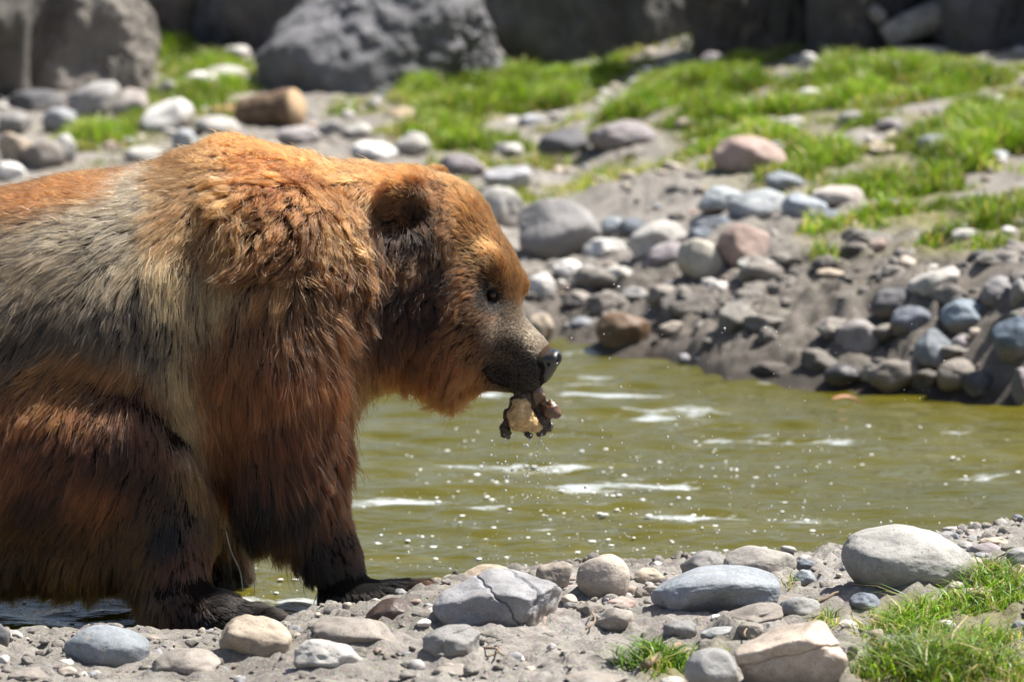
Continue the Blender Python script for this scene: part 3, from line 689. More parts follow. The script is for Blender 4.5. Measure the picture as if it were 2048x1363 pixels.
# trunk and neck: stations (px, top, bottom, half width)
ST = np.array([(-470, 600, 640, .03), (-450, 560, 730, .12), (-390, 490, 880, .23), (-290, 430, 960, .30), (-150, 398, 1000, .34), (0, 382, 1010, .355), (120, 358, 1015, .36),
    (250, 340, 1015, .36), (330, 325, 1015, .35), (390, 300, 1010, .33), (440, 288, 995, .315), (490, 286, 970, .305), (550, 298, 930, .295), (620, 316, 870, .27), (690, 334, 800, .235), (760, 340, 762, .20), (830, 345, 745, .17), (880, 390, 700, .12), (905, 480, 600, .03)], float)
sx_ = np.array([W(p, 500, 0)[0] for p in ST[:, 0]]); zt_ = np.array([W(p, q, 0)[2] for p, q in ST[:, :2]]); zb_ = np.array([W(p, q, 0)[2] for p, q in ST[:, [0, 2]]])
xx_ = np.linspace(sx_[0], sx_[-1], 600)
def _sm(v):
    a = np.interp(xx_, sx_, v); kx = np.exp(-np.linspace(-2, 2, 41) ** 2); kx /= kx.sum()
    return np.convolve(np.pad(a, 20, mode='edge'), kx, 'valid')
zt_, zb_, hw_ = _sm(zt_), _sm(zb_), _sm(ST[:, 3])
def trunk(X, Y, Z):
    x = X[:, 0, 0]; a, b, w = (np.interp(x, xx_, v)[:, None, None] for v in (zt_, zb_, hw_))
    c, h = (a + b) / 2, (a - b) / 2
    out = np.clip(np.maximum(xx_[0] - x, x - xx_[-1]), 0, 9)[:, None, None]
    q = np.sqrt(((Z - c) / h) ** 2 + (Y / w) ** 2)
    return (q - 1) * np.minimum(h, w) * .9 + out
fd.put((xx_[0], -.4, 0), (xx_[-1], .4, 1.2), trunk, .02)
# shoulders, forelegs
for sd in (-1, 1):
    fd.ell(W(560, 610, .20 * sd), (.17, .12, .27), .08)
near = -.20
fd.cone(W(560, 740, -.21), .145, W(580, 930, near), .108, .06)
fd.ell(W(535, 985, near), (.075, .06, .085), .05)
fd.cone(W(580, 930, near), .105, W(668, 1110, near), .058, .05)
fd.cone(W(668, 1110, near), .058, W(692, 1185, near - .01), .050, .03)
fd.cone(W(690, 1192, near), .040, W(845, 1184, near - .02), .026, .03, sy=1.9)
fd.cone(W(672, 1200, near), .040, W(715, 1205, near), .034, .03, sy=1.4)
for j in range(5):
    fd.cone(W(835, 1180, near - .06 + .027 * j), .019, W(880 - 7 * abs(j - 2), 1184, near - .072 + .032 * j), .016, .012)
fd.cone(W(490, 760, .20), .135, W(462, 960, .25), .085, .06)
fd.cone(W(462, 960, .25), .085, W(440, 1130, .28), .055, .05); fd.cone(W(440, 1130, .28), .055, W(446, 1215, .28), .052, .04)
fd.cone(W(446, 1222, .28), .045, W(545, 1232, .27), .03, .03, sy=1.7)
# hind legs
fd.ell(W(120, 900, -.27), (.255, .145, .195), .035)
fd.cone(W(-150, 760, -.15), .20, W(120, 850, -.2), .15, .08)
fd.cone(W(240, 880, -.28), .115, W(322, 925, -.29), .075, .04)
fd.cone(W(-170, 1060, -.18), .115, W(320, 1060, -.25), .105, .05)
fd.cone(W(330, 1000, -.27), .100, W(348, 1190, -.34), .076, .05)
fd.cone(W(345, 1225, -.36), .062, W(430, 1225, -.385), .052, .04, sy=1.2)
fd.cone(W(310, 1250, -.36), .034, W(400, 1252, -.38), .036, .03, sy=1.3)
fd.cone(W(430, 1228, -.385), .046, W(540, 1238, -.41), .028, .03, sy=1.9)
for j in range(5):
    fd.cone(W(530, 1236, -.47 + .027 * j), .020, W(582 - 6 * abs(j - 2), 1244, -.482 + .032 * j), .016, .012)
fd.cone(W(-210, 800, .19), .19, W(-150, 1000, .25), .12, .07); fd.cone(W(-150, 1000, .25), .12, W(-190, 1170, .27), .075, .05)
fd.cone(W(-185, 1200, .27), .055, W(-60, 1225, .26), .032, .03, sy=1.7)
fd.cone(W(-455, 610, 0), .05, W(-480, 700, 0), .025, .04)
# head
P = MPP
fd.cone(W(760, 520, 0), .19, Hd(870, 500, 0), .135, .07)
HA = [HF, HR, (0, 0, 1)]
fd.ell(Hd(872, 470, 0), (P * 112, .135, P * 118), .05, HA)
fd.ell(Hd(968, 560, 0), (P * 74, .088, P * 92), .05, HA)
for sd, bx, by in ((1, 978, 535), (-1, 1023, 572)):
    fd.ell(Hd(bx, by, .066 * sd), (P * 36, .034, P * 38), .03, HA)
for sd in (1, -1):
    fd.ell(Hd(905 if sd > 0 else 935, 640, .085 * sd), (P * 88, .075, P * 112), .05, HA)
    fd.ell(Hd(880, 720, .05 * sd), (P * 80, .06, P * 50), .05, HA)
fd.ell(Hd(900, 748, 0), (P * 55, .075, P * 40), .03, HA)
fd.cone(Hd(975, 662, 0), P * 82, Hd(1062, 718, 0), P * 47, .04, sy=.95)
fd.cone(Hd(1060, 712, 0), P * 42, Hd(1074, 722, 0), P * 31, .02)
fd.cone(Hd(955, 725, 0), P * 56, Hd(1044, 764, 0), P * 24, .025, sy=1.0)
fd.ell(Hd(1062, 742, 0), (P * 33, .040, P * 36), .02, HA)
for sd in (1, -1):
    fd.ell(Hd(988 if sd > 0 else 1030, 590, .083 * sd), (P * 22, .02, P * 18), .012, HA, sub=True)      # eye sockets
# ears: cups opening forward and outward
for sd, ex, ey in ((1, 813, 408), (-1, 868, 388)):
    c = Hd(ex, ey - 3, .140 * sd); nrm = HF * .60 + HR * .78 * sd + np.array([0, 0, -.10]); nrm /= np.linalg.norm(nrm)
    u = np.cross(nrm, (0, 0, 1)); u /= np.linalg.norm(u); v = np.cross(u, nrm)
    fd.ell(c, (.034, .060, .062), .016, [nrm, u, v]); fd.ell(c + nrm * .030 + HF * .004 - v * .016, (.030, .036, .038), .010, [nrm, u, v], sub=True)
BV, BQ = fd.mesh(); BV = smooth_mesh(BV, BQ, 2); del fd

# hair: anchors over the side of the bear:  px, py, comb dx, dy, length px, lift, clump, curl, thickness, root colour, tip colour
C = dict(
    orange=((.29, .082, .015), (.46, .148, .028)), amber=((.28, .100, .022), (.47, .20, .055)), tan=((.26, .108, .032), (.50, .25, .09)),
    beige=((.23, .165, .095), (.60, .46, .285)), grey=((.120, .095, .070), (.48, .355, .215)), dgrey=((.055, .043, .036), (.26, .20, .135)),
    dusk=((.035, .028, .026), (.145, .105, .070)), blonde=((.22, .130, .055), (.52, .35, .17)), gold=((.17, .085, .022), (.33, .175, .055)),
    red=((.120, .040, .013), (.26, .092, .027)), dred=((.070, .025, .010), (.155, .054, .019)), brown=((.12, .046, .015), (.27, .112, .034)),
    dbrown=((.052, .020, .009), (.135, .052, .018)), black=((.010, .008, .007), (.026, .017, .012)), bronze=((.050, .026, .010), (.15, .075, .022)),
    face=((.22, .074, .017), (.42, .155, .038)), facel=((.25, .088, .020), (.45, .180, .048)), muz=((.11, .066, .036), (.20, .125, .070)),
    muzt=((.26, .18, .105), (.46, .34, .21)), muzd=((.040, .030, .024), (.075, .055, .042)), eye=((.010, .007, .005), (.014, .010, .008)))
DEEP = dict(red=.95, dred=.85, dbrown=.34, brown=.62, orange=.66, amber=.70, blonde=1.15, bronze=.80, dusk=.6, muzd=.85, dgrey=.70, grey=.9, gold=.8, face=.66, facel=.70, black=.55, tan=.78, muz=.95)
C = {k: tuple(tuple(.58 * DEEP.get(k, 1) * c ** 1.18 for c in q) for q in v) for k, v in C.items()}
A = [
 (-400, 600, -.7, .8, 60, .25, .4, .1, 1, 'amber'), (-200, 430, -1, .2, 40, .3, .3, .1, 1, 'orange'), (-250, 620, -.9, .6, 60, .2, .4, .1, 1, 'grey'), (-350, 900, -.4, 1, 70, .2, .5, .1, 1, 'dbrown'),
 (0, 380, -1, .1, 34, .35, .25, .1, 1, 'orange'), (120, 352, -1, .12, 32, .35, .25, .1, 1, 'orange'), (240, 336, -1, .12, 30, .35, .25, .1, 1, 'orange'), (320, 325, -.9, .1, 32, .4, .25, .1, 1, 'amber'),
 (20, 425, -1, .22, 46, .22, .4, .1, 1, 'amber'), (60, 372, -1, .12, 34, .35, .25, .1, 1, 'orange'), (180, 344, -1, .12, 32, .35, .25, .1, 1, 'orange'), (150, 396, -1, .3, 44, .22, .4, .1, 1, 'amber'), (160, 420, -1, .3, 44, .22, .4, .1, 1, 'beige'), (290, 380, -.9, .35, 44, .22, .4, .1, 1, 'beige'), (350, 362, -.8, .3, 40, .3, .4, .1, 1, 'tan'),
 (20, 500, -1, .35, 52, .18, .45, .1, 1, 'grey'), (140, 460, -1, .42, 52, .18, .45, .1, 1, 'beige'), (270, 450, -.85, .55, 52, .18, .45, .1, 1, 'beige'), (360, 440, -.6, .8, 50, .2, .5, .15, 1, 'tan'),
 (20, 570, -.8, .6, 58, .18, .5, .1, 1, 'grey'), (140, 540, -.8, .7, 58, .18, .5, .1, 1, 'grey'), (260, 530, -.6, .9, 58, .18, .5, .12, 1, 'grey'), (350, 530, -.35, 1, 55, .2, .5, .15, 1, 'blonde'),
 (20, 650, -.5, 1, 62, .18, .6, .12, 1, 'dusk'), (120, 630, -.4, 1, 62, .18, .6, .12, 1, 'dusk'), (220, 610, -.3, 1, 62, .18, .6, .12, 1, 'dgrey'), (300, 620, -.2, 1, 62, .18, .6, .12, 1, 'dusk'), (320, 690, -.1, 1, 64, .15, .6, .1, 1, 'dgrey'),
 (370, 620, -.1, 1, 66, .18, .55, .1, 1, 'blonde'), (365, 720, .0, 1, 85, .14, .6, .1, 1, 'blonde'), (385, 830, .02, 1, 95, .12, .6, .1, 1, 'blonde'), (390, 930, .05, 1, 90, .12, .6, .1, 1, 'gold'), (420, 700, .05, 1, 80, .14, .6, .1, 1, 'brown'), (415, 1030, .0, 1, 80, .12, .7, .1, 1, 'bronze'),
 (60, 700, -.5, 1, 60, .15, .6, .1, 1, 'dgrey'),
 # hump and shaggy shoulder
 (400, 300, -.6, -.25, 34, .5, .3, .15, 1, 'amber'), (450, 283, -.4, -.3, 34, .6, .3, .15, 1, 'orange'), (520, 285, -.2, -.1, 36, .6, .35, .15, 1, 'orange'), (600, 305, -.5, .0, 36, .5, .35, .15, 1, 'orange'), (690, 325, -.7, .05, 34, .45, .3, .12, 1, 'amber'),
 (440, 345, -.6, .4, 52, .45, .85, .7, 1.2, 'tan'), (500, 345, -.3, .6, 46, .5, .7, .4, 1, 'orange'), (570, 370, -.4, .5, 44, .45, .7, .4, 1, 'orange'), (650, 375, -.5, .5, 48, .4, .7, .5, 1, 'amber'), (710, 385, -.5, .6, 54, .4, .8, .6, 1, 'tan'),
 (470, 410, -.3, .8, 56, .42, .85, .8, 1.2, 'tan'), (540, 430, -.2, .9, 52, .42, .85, .8, 1, 'amber'), (620, 440, -.3, .8, 52, .42, .85, .7, 1, 'brown'), (430, 480, -.3, 1, 55, .25, .6, .3, 1, 'tan'), (430, 560, -.1, 1, 60, .22, .6, .3, 1, 'blonde'),
 (520, 500, -.2, 1, 56, .4, .85, .8, 1, 'brown'), (600, 510, -.2, 1, 60, .42, .9, .8, 1.2, 'brown'), (680, 470, -.2, .9, 56, .42, .85, .7, 1.2, 'tan'), (560, 560, .1, 1, 74, .35, .9, .6, 1.2, 'tan'), (620, 590, .2, 1, 64, .3, .85, .6, 1, 'brown'),
 (490, 620, .0, 1, 70, .22, .6, .3, 1, 'red'), (560, 650, .15, 1, 84, .22, .8, .35, 1, 'brown'), (640, 660, .45, .9, 90, .22, .85, .35, 1, 'brown'), (470, 720, .0, 1, 80, .18, .65, .2, 1, 'red'), (560, 740, .1, 1, 84, .18, .7, .2, 1, 'red'), (650, 750, .3, .95, 84, .2, .75, .2, 1, 'red'),
 # near foreleg
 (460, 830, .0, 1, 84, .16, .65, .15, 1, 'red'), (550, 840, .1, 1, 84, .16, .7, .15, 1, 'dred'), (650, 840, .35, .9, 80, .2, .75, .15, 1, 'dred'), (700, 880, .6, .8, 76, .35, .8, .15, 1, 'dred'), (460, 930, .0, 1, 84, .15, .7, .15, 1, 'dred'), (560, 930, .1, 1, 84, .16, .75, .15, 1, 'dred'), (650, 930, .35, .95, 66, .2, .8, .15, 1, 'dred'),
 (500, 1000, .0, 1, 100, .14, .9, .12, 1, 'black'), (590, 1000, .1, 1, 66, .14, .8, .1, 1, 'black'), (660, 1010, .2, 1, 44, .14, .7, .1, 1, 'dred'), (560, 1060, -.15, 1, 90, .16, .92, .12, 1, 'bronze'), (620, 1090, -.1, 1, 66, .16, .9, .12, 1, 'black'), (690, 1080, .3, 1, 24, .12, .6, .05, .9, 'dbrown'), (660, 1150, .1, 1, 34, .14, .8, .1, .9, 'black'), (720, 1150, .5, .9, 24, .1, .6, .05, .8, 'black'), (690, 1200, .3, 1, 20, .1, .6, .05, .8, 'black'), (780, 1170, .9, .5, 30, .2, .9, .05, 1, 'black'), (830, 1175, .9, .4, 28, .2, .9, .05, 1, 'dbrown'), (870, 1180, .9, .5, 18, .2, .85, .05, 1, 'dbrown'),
 # near hind leg; amber on the thigh top paints in its sunlit highlight
 (80, 735, -.8, .4, 60, .3, .6, .15, 1, 'amber'), (160, 728, -.8, .5, 60, .3, .6, .15, 1, 'amber'), (200, 760, -.6, .8, 60, .25, .6, .15, 1, 'amber'), (250, 752, -.5, .8, 58, .25, .6, .15, 1, 'amber'), (120, 780, -.6, .9, 62, .22, .7, .15, 1, 'face'), (170, 815, -.6, .9, 62, .22, .7, .15, 1, 'red'), (60, 830, -.6, .9, 62, .22, .7, .15, 1, 'red'), (250, 790, -.4, 1, 60, .2, .65, .15, 1, 'red'), (30, 780, -.6, .9, 62, .2, .65, .15, 1, 'red'),
 (60, 850, -.5, .9, 62, .18, .65, .15, 1, 'dred'), (180, 850, -.45, .9, 60, .18, .65, .15, 1, 'dred'), (310, 830, -.1, 1, 52, .18, .6, .1, 1, 'dred'), (345, 890, -.2, 1, 46, .18, .6, .1, 1, 'dred'), (120, 930, -.5, .8, 60, .18, .65, .15, 1, 'dred'), (240, 920, -.4, .9, 56, .18, .65, .15, 1, 'dbrown'), (330, 955, -.3, .9, 50, .16, .6, .1, 1, 'dbrown'), (20, 940, -.5, .8, 60, .18, .6, .1, 1, 'red'),
 (80, 1000, -.6, .7, 60, .18, .65, .1, 1, 'dbrown'), (200, 980, -.5, .8, 58, .18, .6, .1, 1, 'red'), (310, 1010, -.25, 1, 54, .18, .6, .1, 1, 'bronze'), (20, 1060, -.5, .8, 62, .18, .65, .1, 1, 'bronze'), (130, 1070, -.45, .9, 62, .18, .65, .1, 1, 'bronze'), (250, 1060, -.3, 1, 60, .18, .65, .1, 1, 'bronze'), (340, 1050, -.1, 1, 52, .16, .65, .1, 1, 'black'), (400, 1080, .1, 1, 44, .16, .65, .1, 1, 'dred'),
 (40, 1140, -.25, 1, 76, .2, .8, .12, 1, 'bronze'), (150, 1140, -.2, 1, 76, .2, .8, .12, 1, 'gold'), (260, 1140, -.15, 1, 64, .18, .75, .1, 1, 'bronze'), (370, 1130, .0, 1, 44, .15, .65, .1, 1, 'dred'), (300, 1210, -.1, 1, 44, .15, .75, .1, 1, 'bronze'), (370, 1200, .2, 1, 28, .15, .6, .1, 1, 'dbrown'), (440, 1200, .8, .5, 28, .12, .6, .05, .9, 'black'), (540, 1230, .9, .4, 22, .12, .6, .05, .9, 'black'), (420, 1250, .5, .7, 24, .12, .6, .05, .9, 'black'),
 (-200, 800, -.5, .9, 66, .2, .6, .1, 1, 'dred'), (-200, 1000, -.4, 1, 66, .2, .6, .1, 1, 'dbrown'), (-180, 1180, -.2, 1, 36, .15, .6, .1, 1, 'black'), (440, 1150, .0, 1, 40, .12, .8, .1, 1, 'black'),
 # neck
 (760, 345, -.7, .0, 30, .4, .3, .12, 1, 'orange'), (720, 430, -.4, .8, 52, .4, .85, .6, 1, 'brown'), (750, 500, -.25, 1, 52, .4, .85, .7, 1, 'brown'), (700, 560, -.1, 1, 60, .4, .85, .6, 1, 'brown'), (770, 580, -.1, 1, 54, .38, .85, .6, 1, 'dbrown'), (700, 640, .1, 1, 60, .3, .8, .5, 1, 'brown'), (780, 660, -.05, 1, 54, .32, .8, .5, 1, 'dbrown'), (720, 720, .1, 1, 62, .22, .7, .25, 1, 'brown'), (800, 730, -.05, 1, 58, .22, .7, .25, 1, 'face'), (750, 765, .0, 1, 44, .2, .75, .15, 1, 'gold'), (840, 760, -.05, 1, 44, .2, .75, .15, 1, 'face'),
 # head
 (815, 352, -.2, -.7, 18, .7, .3, .1, .9, 'orange'), (845, 358, .2, -.6, 16, .7, .3, .1, .9, 'orange'), (778, 378, -.6, -.3, 18, .6, .3, .1, .9, 'orange'), (768, 415, -.7, .2, 18, .5, .3, .1, .9, 'face'), (795, 395, -.4, -.2, 16, .5, .3, .1, .9, 'face'), (872, 400, .5, .2, 16, .5, .3, .1, .9, 'face'), (834, 430, .2, .9, 26, .5, .5, .2, .9, 'dbrown'), (836, 396, .1, .6, 22, .5, .4, .1, .9, 'brown'), (812, 408, .1, .6, 20, .5, .4, .1, .9, 'brown'), (855, 365, .3, -.4, 16, .5, .3, .1, .9, 'face'), (870, 415, .2, .8, 24, .4, .5, .2, .9, 'brown'), (820, 455, -.2, .9, 36, .4, .7, .4, 1, 'black'),
 (860, 350, -.6, -.2, 24, .4, .3, .12, .9, 'face'), (920, 380, -.6, -.4, 22, .35, .35, .1, .9, 'face'), (960, 420, -.55, -.6, 20, .3, .35, .1, .85, 'facel'), (900, 430, -.6, .1, 24, .35, .5, .25, .9, 'face'), (940, 480, -.6, -.3, 20, .3, .4, .12, .85, 'facel'), (1000, 480, -.5, -.7, 18, .3, .35, .1, .85, 'facel'), (1035, 540, -.4, -.8, 15, .3, .3, .1, .8, 'facel'), (1052, 590, -.3, -.9, 12, .3, .3, .1, .8, 'face'), (970, 530, -.6, -.4, 15, .3, .35, .1, .85, 'facel'), (1000, 535, -.5, -.7, 14, .3, .35, .1, .8, 'facel'),
 (850, 510, -.2, .9, 36, .4, .8, .6, 1, 'dbrown'), (830, 560, -.2, .9, 40, .4, .8, .6, 1, 'dbrown'), (820, 620, -.1, 1, 44, .36, .8, .5, 1, 'dbrown'), (880, 620, -.3, .9, 34, .34, .8, .4, 1, 'dbrown'), (860, 540, -.3, .9, 34, .4, .8, .6, 1, 'black'), (800, 520, -.2, 1, 46, .4, .85, .7, 1, 'brown'), (885, 500, -.4, .7, 28, .38, .75, .5, .9, 'tan'), (870, 570, -.3, .9, 36, .35, .8, .5, 1, 'dbrown'), (920, 560, -.7, .3, 24, .3, .6, .2, .9, 'face'), (950, 610, -.7, .3, 20, .25, .5, .1, .85, 'face'), (900, 640, -.6, .7, 32, .28, .6, .2, .9, 'brown'), (850, 650, -.3, 1, 40, .32, .75, .4, 1, 'dbrown'), (940, 680, -.7, .5, 24, .22, .5, .1, .85, 'face'), (890, 720, -.3, 1, 44, .25, .65, .2, .9, 'red'), (950, 745, -.4, .9, 30, .25, .6, .12, .85, 'face'), (900, 775, -.1, 1, 66, .25, .93, .12, .95, 'brown'), (870, 765, -.1, 1, 58, .25, .92, .12, .95, 'face'), (940, 780, -.15, 1, 34, .25, .75, .1, .9, 'face'),
 (980, 570, -.6, .2, 8, .2, .3, .05, .8, 'eye'), (985, 592, -.6, .2, 6, .2, .3, .05, .8, 'eye'), (988, 622, -.6, .3, 8, .2, .3, .05, .8, 'eye'), (965, 590, -.7, .2, 9, .2, .3, .05, .8, 'eye'), (1006, 600, -.5, -.2, 6, .2, .3, .05, .8, 'eye'), (964, 610, -.7, .3, 9, .2, .3, .05, .8, 'eye'), (1000, 614, -.5, .2, 7, .2, .3, .05, .8, 'eye'), (972, 580, -.7, .1, 8, .2, .3, .05, .8, 'eye'), (995, 552, -.5, -.5, 12, .25, .3, .05, .8, 'face'), (960, 640, -.7, .4, 16, .2, .4, .1, .8, 'face'), (1022, 590, -.4, -.7, 11, .2, .3, .05, .8, 'facel'),
 (1000, 660, -.7, .25, 10, .16, .4, .05, .75, 'muz'), (990, 690, -.7, .3, 10, .16, .4, .05, .75, 'muz'), (1015, 705, -.7, .3, 8, .16, .4, .05, .75, 'muz'), (975, 640, -.7, .4, 12, .18, .4, .05, .8, 'brown'), (992, 640, -.7, .3, 9, .18, .4, .05, .8, 'brown'), (950, 660, -.7, .4, 16, .2, .4, .05, .8, 'brown'), (742, 400, -.6, .4, 34, .4, .6, .3, 1, 'brown'), (752, 445, -.4, .8, 40, .4, .7, .4, 1, 'dbrown'), (780, 470, -.3, .9, 40, .4, .7, .4, 1, 'dbrown'), (885, 375, -.5, .2, 22, .3, .4, .1, .9, 'brown'), (985, 784, -.5, .7, 14, .2, .4, .05, .8, 'brown'), (1035, 640, -.6, -.4, 8, .16, .3, .05, .75, 'muzt'), (1065, 670, -.6, -.5, 8, .22, .3, .05, .8, 'muzt'), (1088, 690, -.7, -.4, 7, .22, .3, .05, .8, 'muzt'), (1040, 690, -.7, .2, 7, .15, .3, .05, .75, 'muz'), (975, 700, -.7, .4, 14, .18, .4, .05, .8, 'brown'), (1050, 730, -.7, .3, 7, .2, .3, .05, .8, 'muzd'), (1010, 735, -.7, .4, 7, .14, .3, .05, .75, 'muzd'), (1080, 740, -.6, .4, 6, .2, .3, .05, .8, 'muzd'), (1010, 760, -.5, .7, 7, .18, .4, .05, .75, 'muzd'), (1005, 786, -.4, .7, 9, .18, .4, .05, .75, 'muz'), (1040, 775, -.4, .7, 6, .18, .4, .05, .75, 'muzd'), (970, 765, -.5, .8, 16, .2, .5, .05, .8, 'brown'),
]
AP = np.array([W(a[0], a[1], 0)[[0, 2]] for a in A]); AV = np.array([[a[2], -a[3], a[4] * MPP, a[5], a[6], a[7], a[8], *C[a[9]][0], *C[a[9]][1]] for a in A])
nd = np.hypot(AV[:, 0], AV[:, 1])
AV[:, :2] /= nd[:, None]
D2 = ((AP[:, None] - AP[None]) ** 2).sum(-1); D2.sort(1); SG2 = np.sqrt(D2[:, 1] * D2[:, 2])          # each anchor reaches about as far as its neighbours
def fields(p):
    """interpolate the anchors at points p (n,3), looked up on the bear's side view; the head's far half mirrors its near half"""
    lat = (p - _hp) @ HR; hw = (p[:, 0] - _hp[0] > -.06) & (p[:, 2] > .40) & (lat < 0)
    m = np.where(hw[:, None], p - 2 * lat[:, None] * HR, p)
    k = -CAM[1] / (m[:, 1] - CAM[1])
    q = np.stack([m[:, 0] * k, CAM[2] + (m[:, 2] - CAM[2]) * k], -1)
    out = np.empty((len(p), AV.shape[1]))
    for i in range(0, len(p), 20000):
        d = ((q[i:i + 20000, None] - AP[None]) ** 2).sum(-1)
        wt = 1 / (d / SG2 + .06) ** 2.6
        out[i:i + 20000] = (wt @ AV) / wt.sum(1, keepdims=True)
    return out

bear = tag(link(bpy.data.objects.new('bear', None)), 'brown grizzly bear walking along the pond edge with a chunk in its mouth', 'bear')
bear.location = (float(W(200, 0, 0)[0]), 0, 0); B0 = np.array(bear.location)
t = NT('bear_skin'); a = t.n('Attribute', attribute_name='col'); t.bsdf(Base_Color=t.mix(1.0, a.outputs['Color'], (.35, .31, .28), 'MULTIPLY'), Roughness=.9, Specular_IOR_Level=.15); M_SKIN = t.m
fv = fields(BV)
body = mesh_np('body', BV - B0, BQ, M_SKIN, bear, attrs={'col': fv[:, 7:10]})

tri = np.concatenate([BQ[:, [0, 1, 2]], BQ[:, [0, 2, 3]]])
e1, e2 = BV[tri[:, 1]] - BV[tri[:, 0]], BV[tri[:, 2]] - BV[tri[:, 0]]; tn = np.cross(e1, e2); ar = np.linalg.norm(tn, axis=1) / 2
vn = np.zeros_like(BV)
for c_ in range(3): 
    for d_ in range(3): vn[:, d_] += np.bincount(tri[:, c_], weights=tn[:, d_], minlength=len(BV))
vn /= np.linalg.norm(vn, axis=1)[:, None] + 1e-12
# eyes, nose, lips, claws
M_EYE = mat_plain('bear_eye', (.040, .015, .009), .22, .3, 120, .4)
M_NOSE = mat_plain('wet_black_nose', (.016, .016, .019), .32, .35, 420, .6, .0012, .25)
M_LIP = mat_plain('dark_lip', (.010, .008, .008), .7, .2, 90, .25)
M_CLAW = mat_plain('dark_claw', (.075, .060, .048), .35, .3, 60, .5)
d_, f_ = ico(3)
for sd, ex, ey in ((1, 984, 589), (-1, 1034, 590)):
    c = Hd(ex, ey, .064 * sd)
    mesh_np('eye', d_ * .0130 + c - B0, f_, M_EYE, bear)
    up = d_[:, 2] > -.2
    lid = d_ * np.array([.0170, .0150, .0150]); keep = ((lid[f_].mean(1) @ (HF * .25 + HR * .9 * sd)) < .0085) | (lid[f_].mean(1)[:, 2] > .0045) | (lid[f_].mean(1)[:, 2] < -.0075)
    mesh_np('eyelid', lid + c - B0, f_[keep], M_LIP, bear)
nf = Field(Hd(1100, 715, 0) - .06, Hd(1100, 715, 0) + .06, .0028)
nf.cone(Hd(1086, 715, 0), .021, Hd(1106, 711, 0), .015, .012, sy=2.0); nf.cone(Hd(1102, 717, 0), .019, Hd(1087, 746, 0), .015, .012, sy=1.9)
nf.cone(Hd(1096, 734, 0), .012, Hd(1084, 760, 0), .008, .010, sy=1.2)
for sd in (1, -1):
    nf.ell(Hd(1114, 718, .019 * sd), (.016, .0085, .0095), .005, HA, sub=True); nf.cone(Hd(1108, 722, .018 * sd), .003, Hd(1092, 728, .031 * sd), .003, .004, sub=True)
nv, nq = nf.mesh(); nv = nv + HF * .004; BARE = [(nv, .007)]
mesh_np('nose', smooth_mesh(nv, nq, 1) - B0, nq, M_NOSE, bear)
def tube(pts, rad, seg=8):
    pts = np.asarray(pts, float); n = len(pts); rad = np.broadcast_to(np.asarray(rad, float), (n,))
    tg = np.gradient(pts, axis=0); tg /= np.linalg.norm(tg, axis=1)[:, None]
    ref = np.array([0.03, .1, 1.0]); a = np.cross(tg, ref); a /= np.linalg.norm(a, axis=1)[:, None] + 1e-9; b = np.cross(tg, a)
    th = np.linspace(0, 2 * math.pi, seg, endpoint=False)
    V = pts[:, None] + rad[:, None, None] * (np.cos(th)[None, :, None] * a[:, None] + np.sin(th)[None, :, None] * b[:, None])
    i = np.arange(n * seg).reshape(n, seg); j = np.roll(i, -1, 1)
    return V.reshape(-1, 3), [np.stack([i[:-1], j[:-1], j[1:], i[1:]], -1).reshape(-1, 4), np.concatenate([i[:1, ::-1], i[-1:]])]
def snap(p, out=.002):
    k = np.argmin(((BV - p) ** 2).sum(1)); return BV[k] + vn[k] * out
def curve(pts, n=24):
    pts = np.asarray(pts, float); t_ = np.linspace(0, len(pts) - 1, n); k = np.clip(t_.astype(int), 0, len(pts) - 2); u_ = (t_ - k)[:, None]
    p0, p1, p2, p3 = pts[np.maximum(k - 1, 0)], pts[k], pts[k + 1], pts[np.minimum(k + 2, len(pts) - 1)]
    return .5 * (2 * p1 + (p2 - p0) * u_ + (2 * p0 - 5 * p1 + 4 * p2 - p3) * u_ ** 2 + (3 * p1 - p0 - 3 * p2 + p3) * u_ ** 3)
for sd in (1, -1):
    pth = [snap(Hd(px, py, rr * sd), .001) for px, py, rr in ((967, 727, .07), (974, 742, .07), (986, 757, .06), (1000, 768, .055), (1010, 772, .05))]
    BARE.append((curve(pth, 26), .0085))
    V, Fq = tube(curve(pth, 26), np.interp(np.linspace(0, 1, 26), [0, .15, .5, 1], [.004, .0085, .0065, .002])); mesh_np('lip', V - B0, Fq, M_LIP, bear)
def claw(base, direction, L):
    dr = np.array(direction, float); dr /= np.linalg.norm(dr); t_ = np.linspace(0, 1, 7)
    pts = base + dr * (t_ * L)[:, None] + np.array([0, 0, -1.0]) * (L * .45 * t_ ** 2)[:, None]
    V, Fq = tube(pts, .0066 * (1 - t_ ** 1.6 * .88)); mesh_np('claw', V - B0, Fq, M_CLAW, bear)
for j in range(5):
    claw(W(886 - 7 * abs(j - 2), 1182, near - .072 + .032 * j), (1, 0, .18), .050)
    claw(W(588 - 6 * abs(j - 2), 1242, -.482 + .032 * j), (1, 0, .15), .046)
    claw(W(552, 1232, .21 + .03 * j), (1, 0, .05), .045)

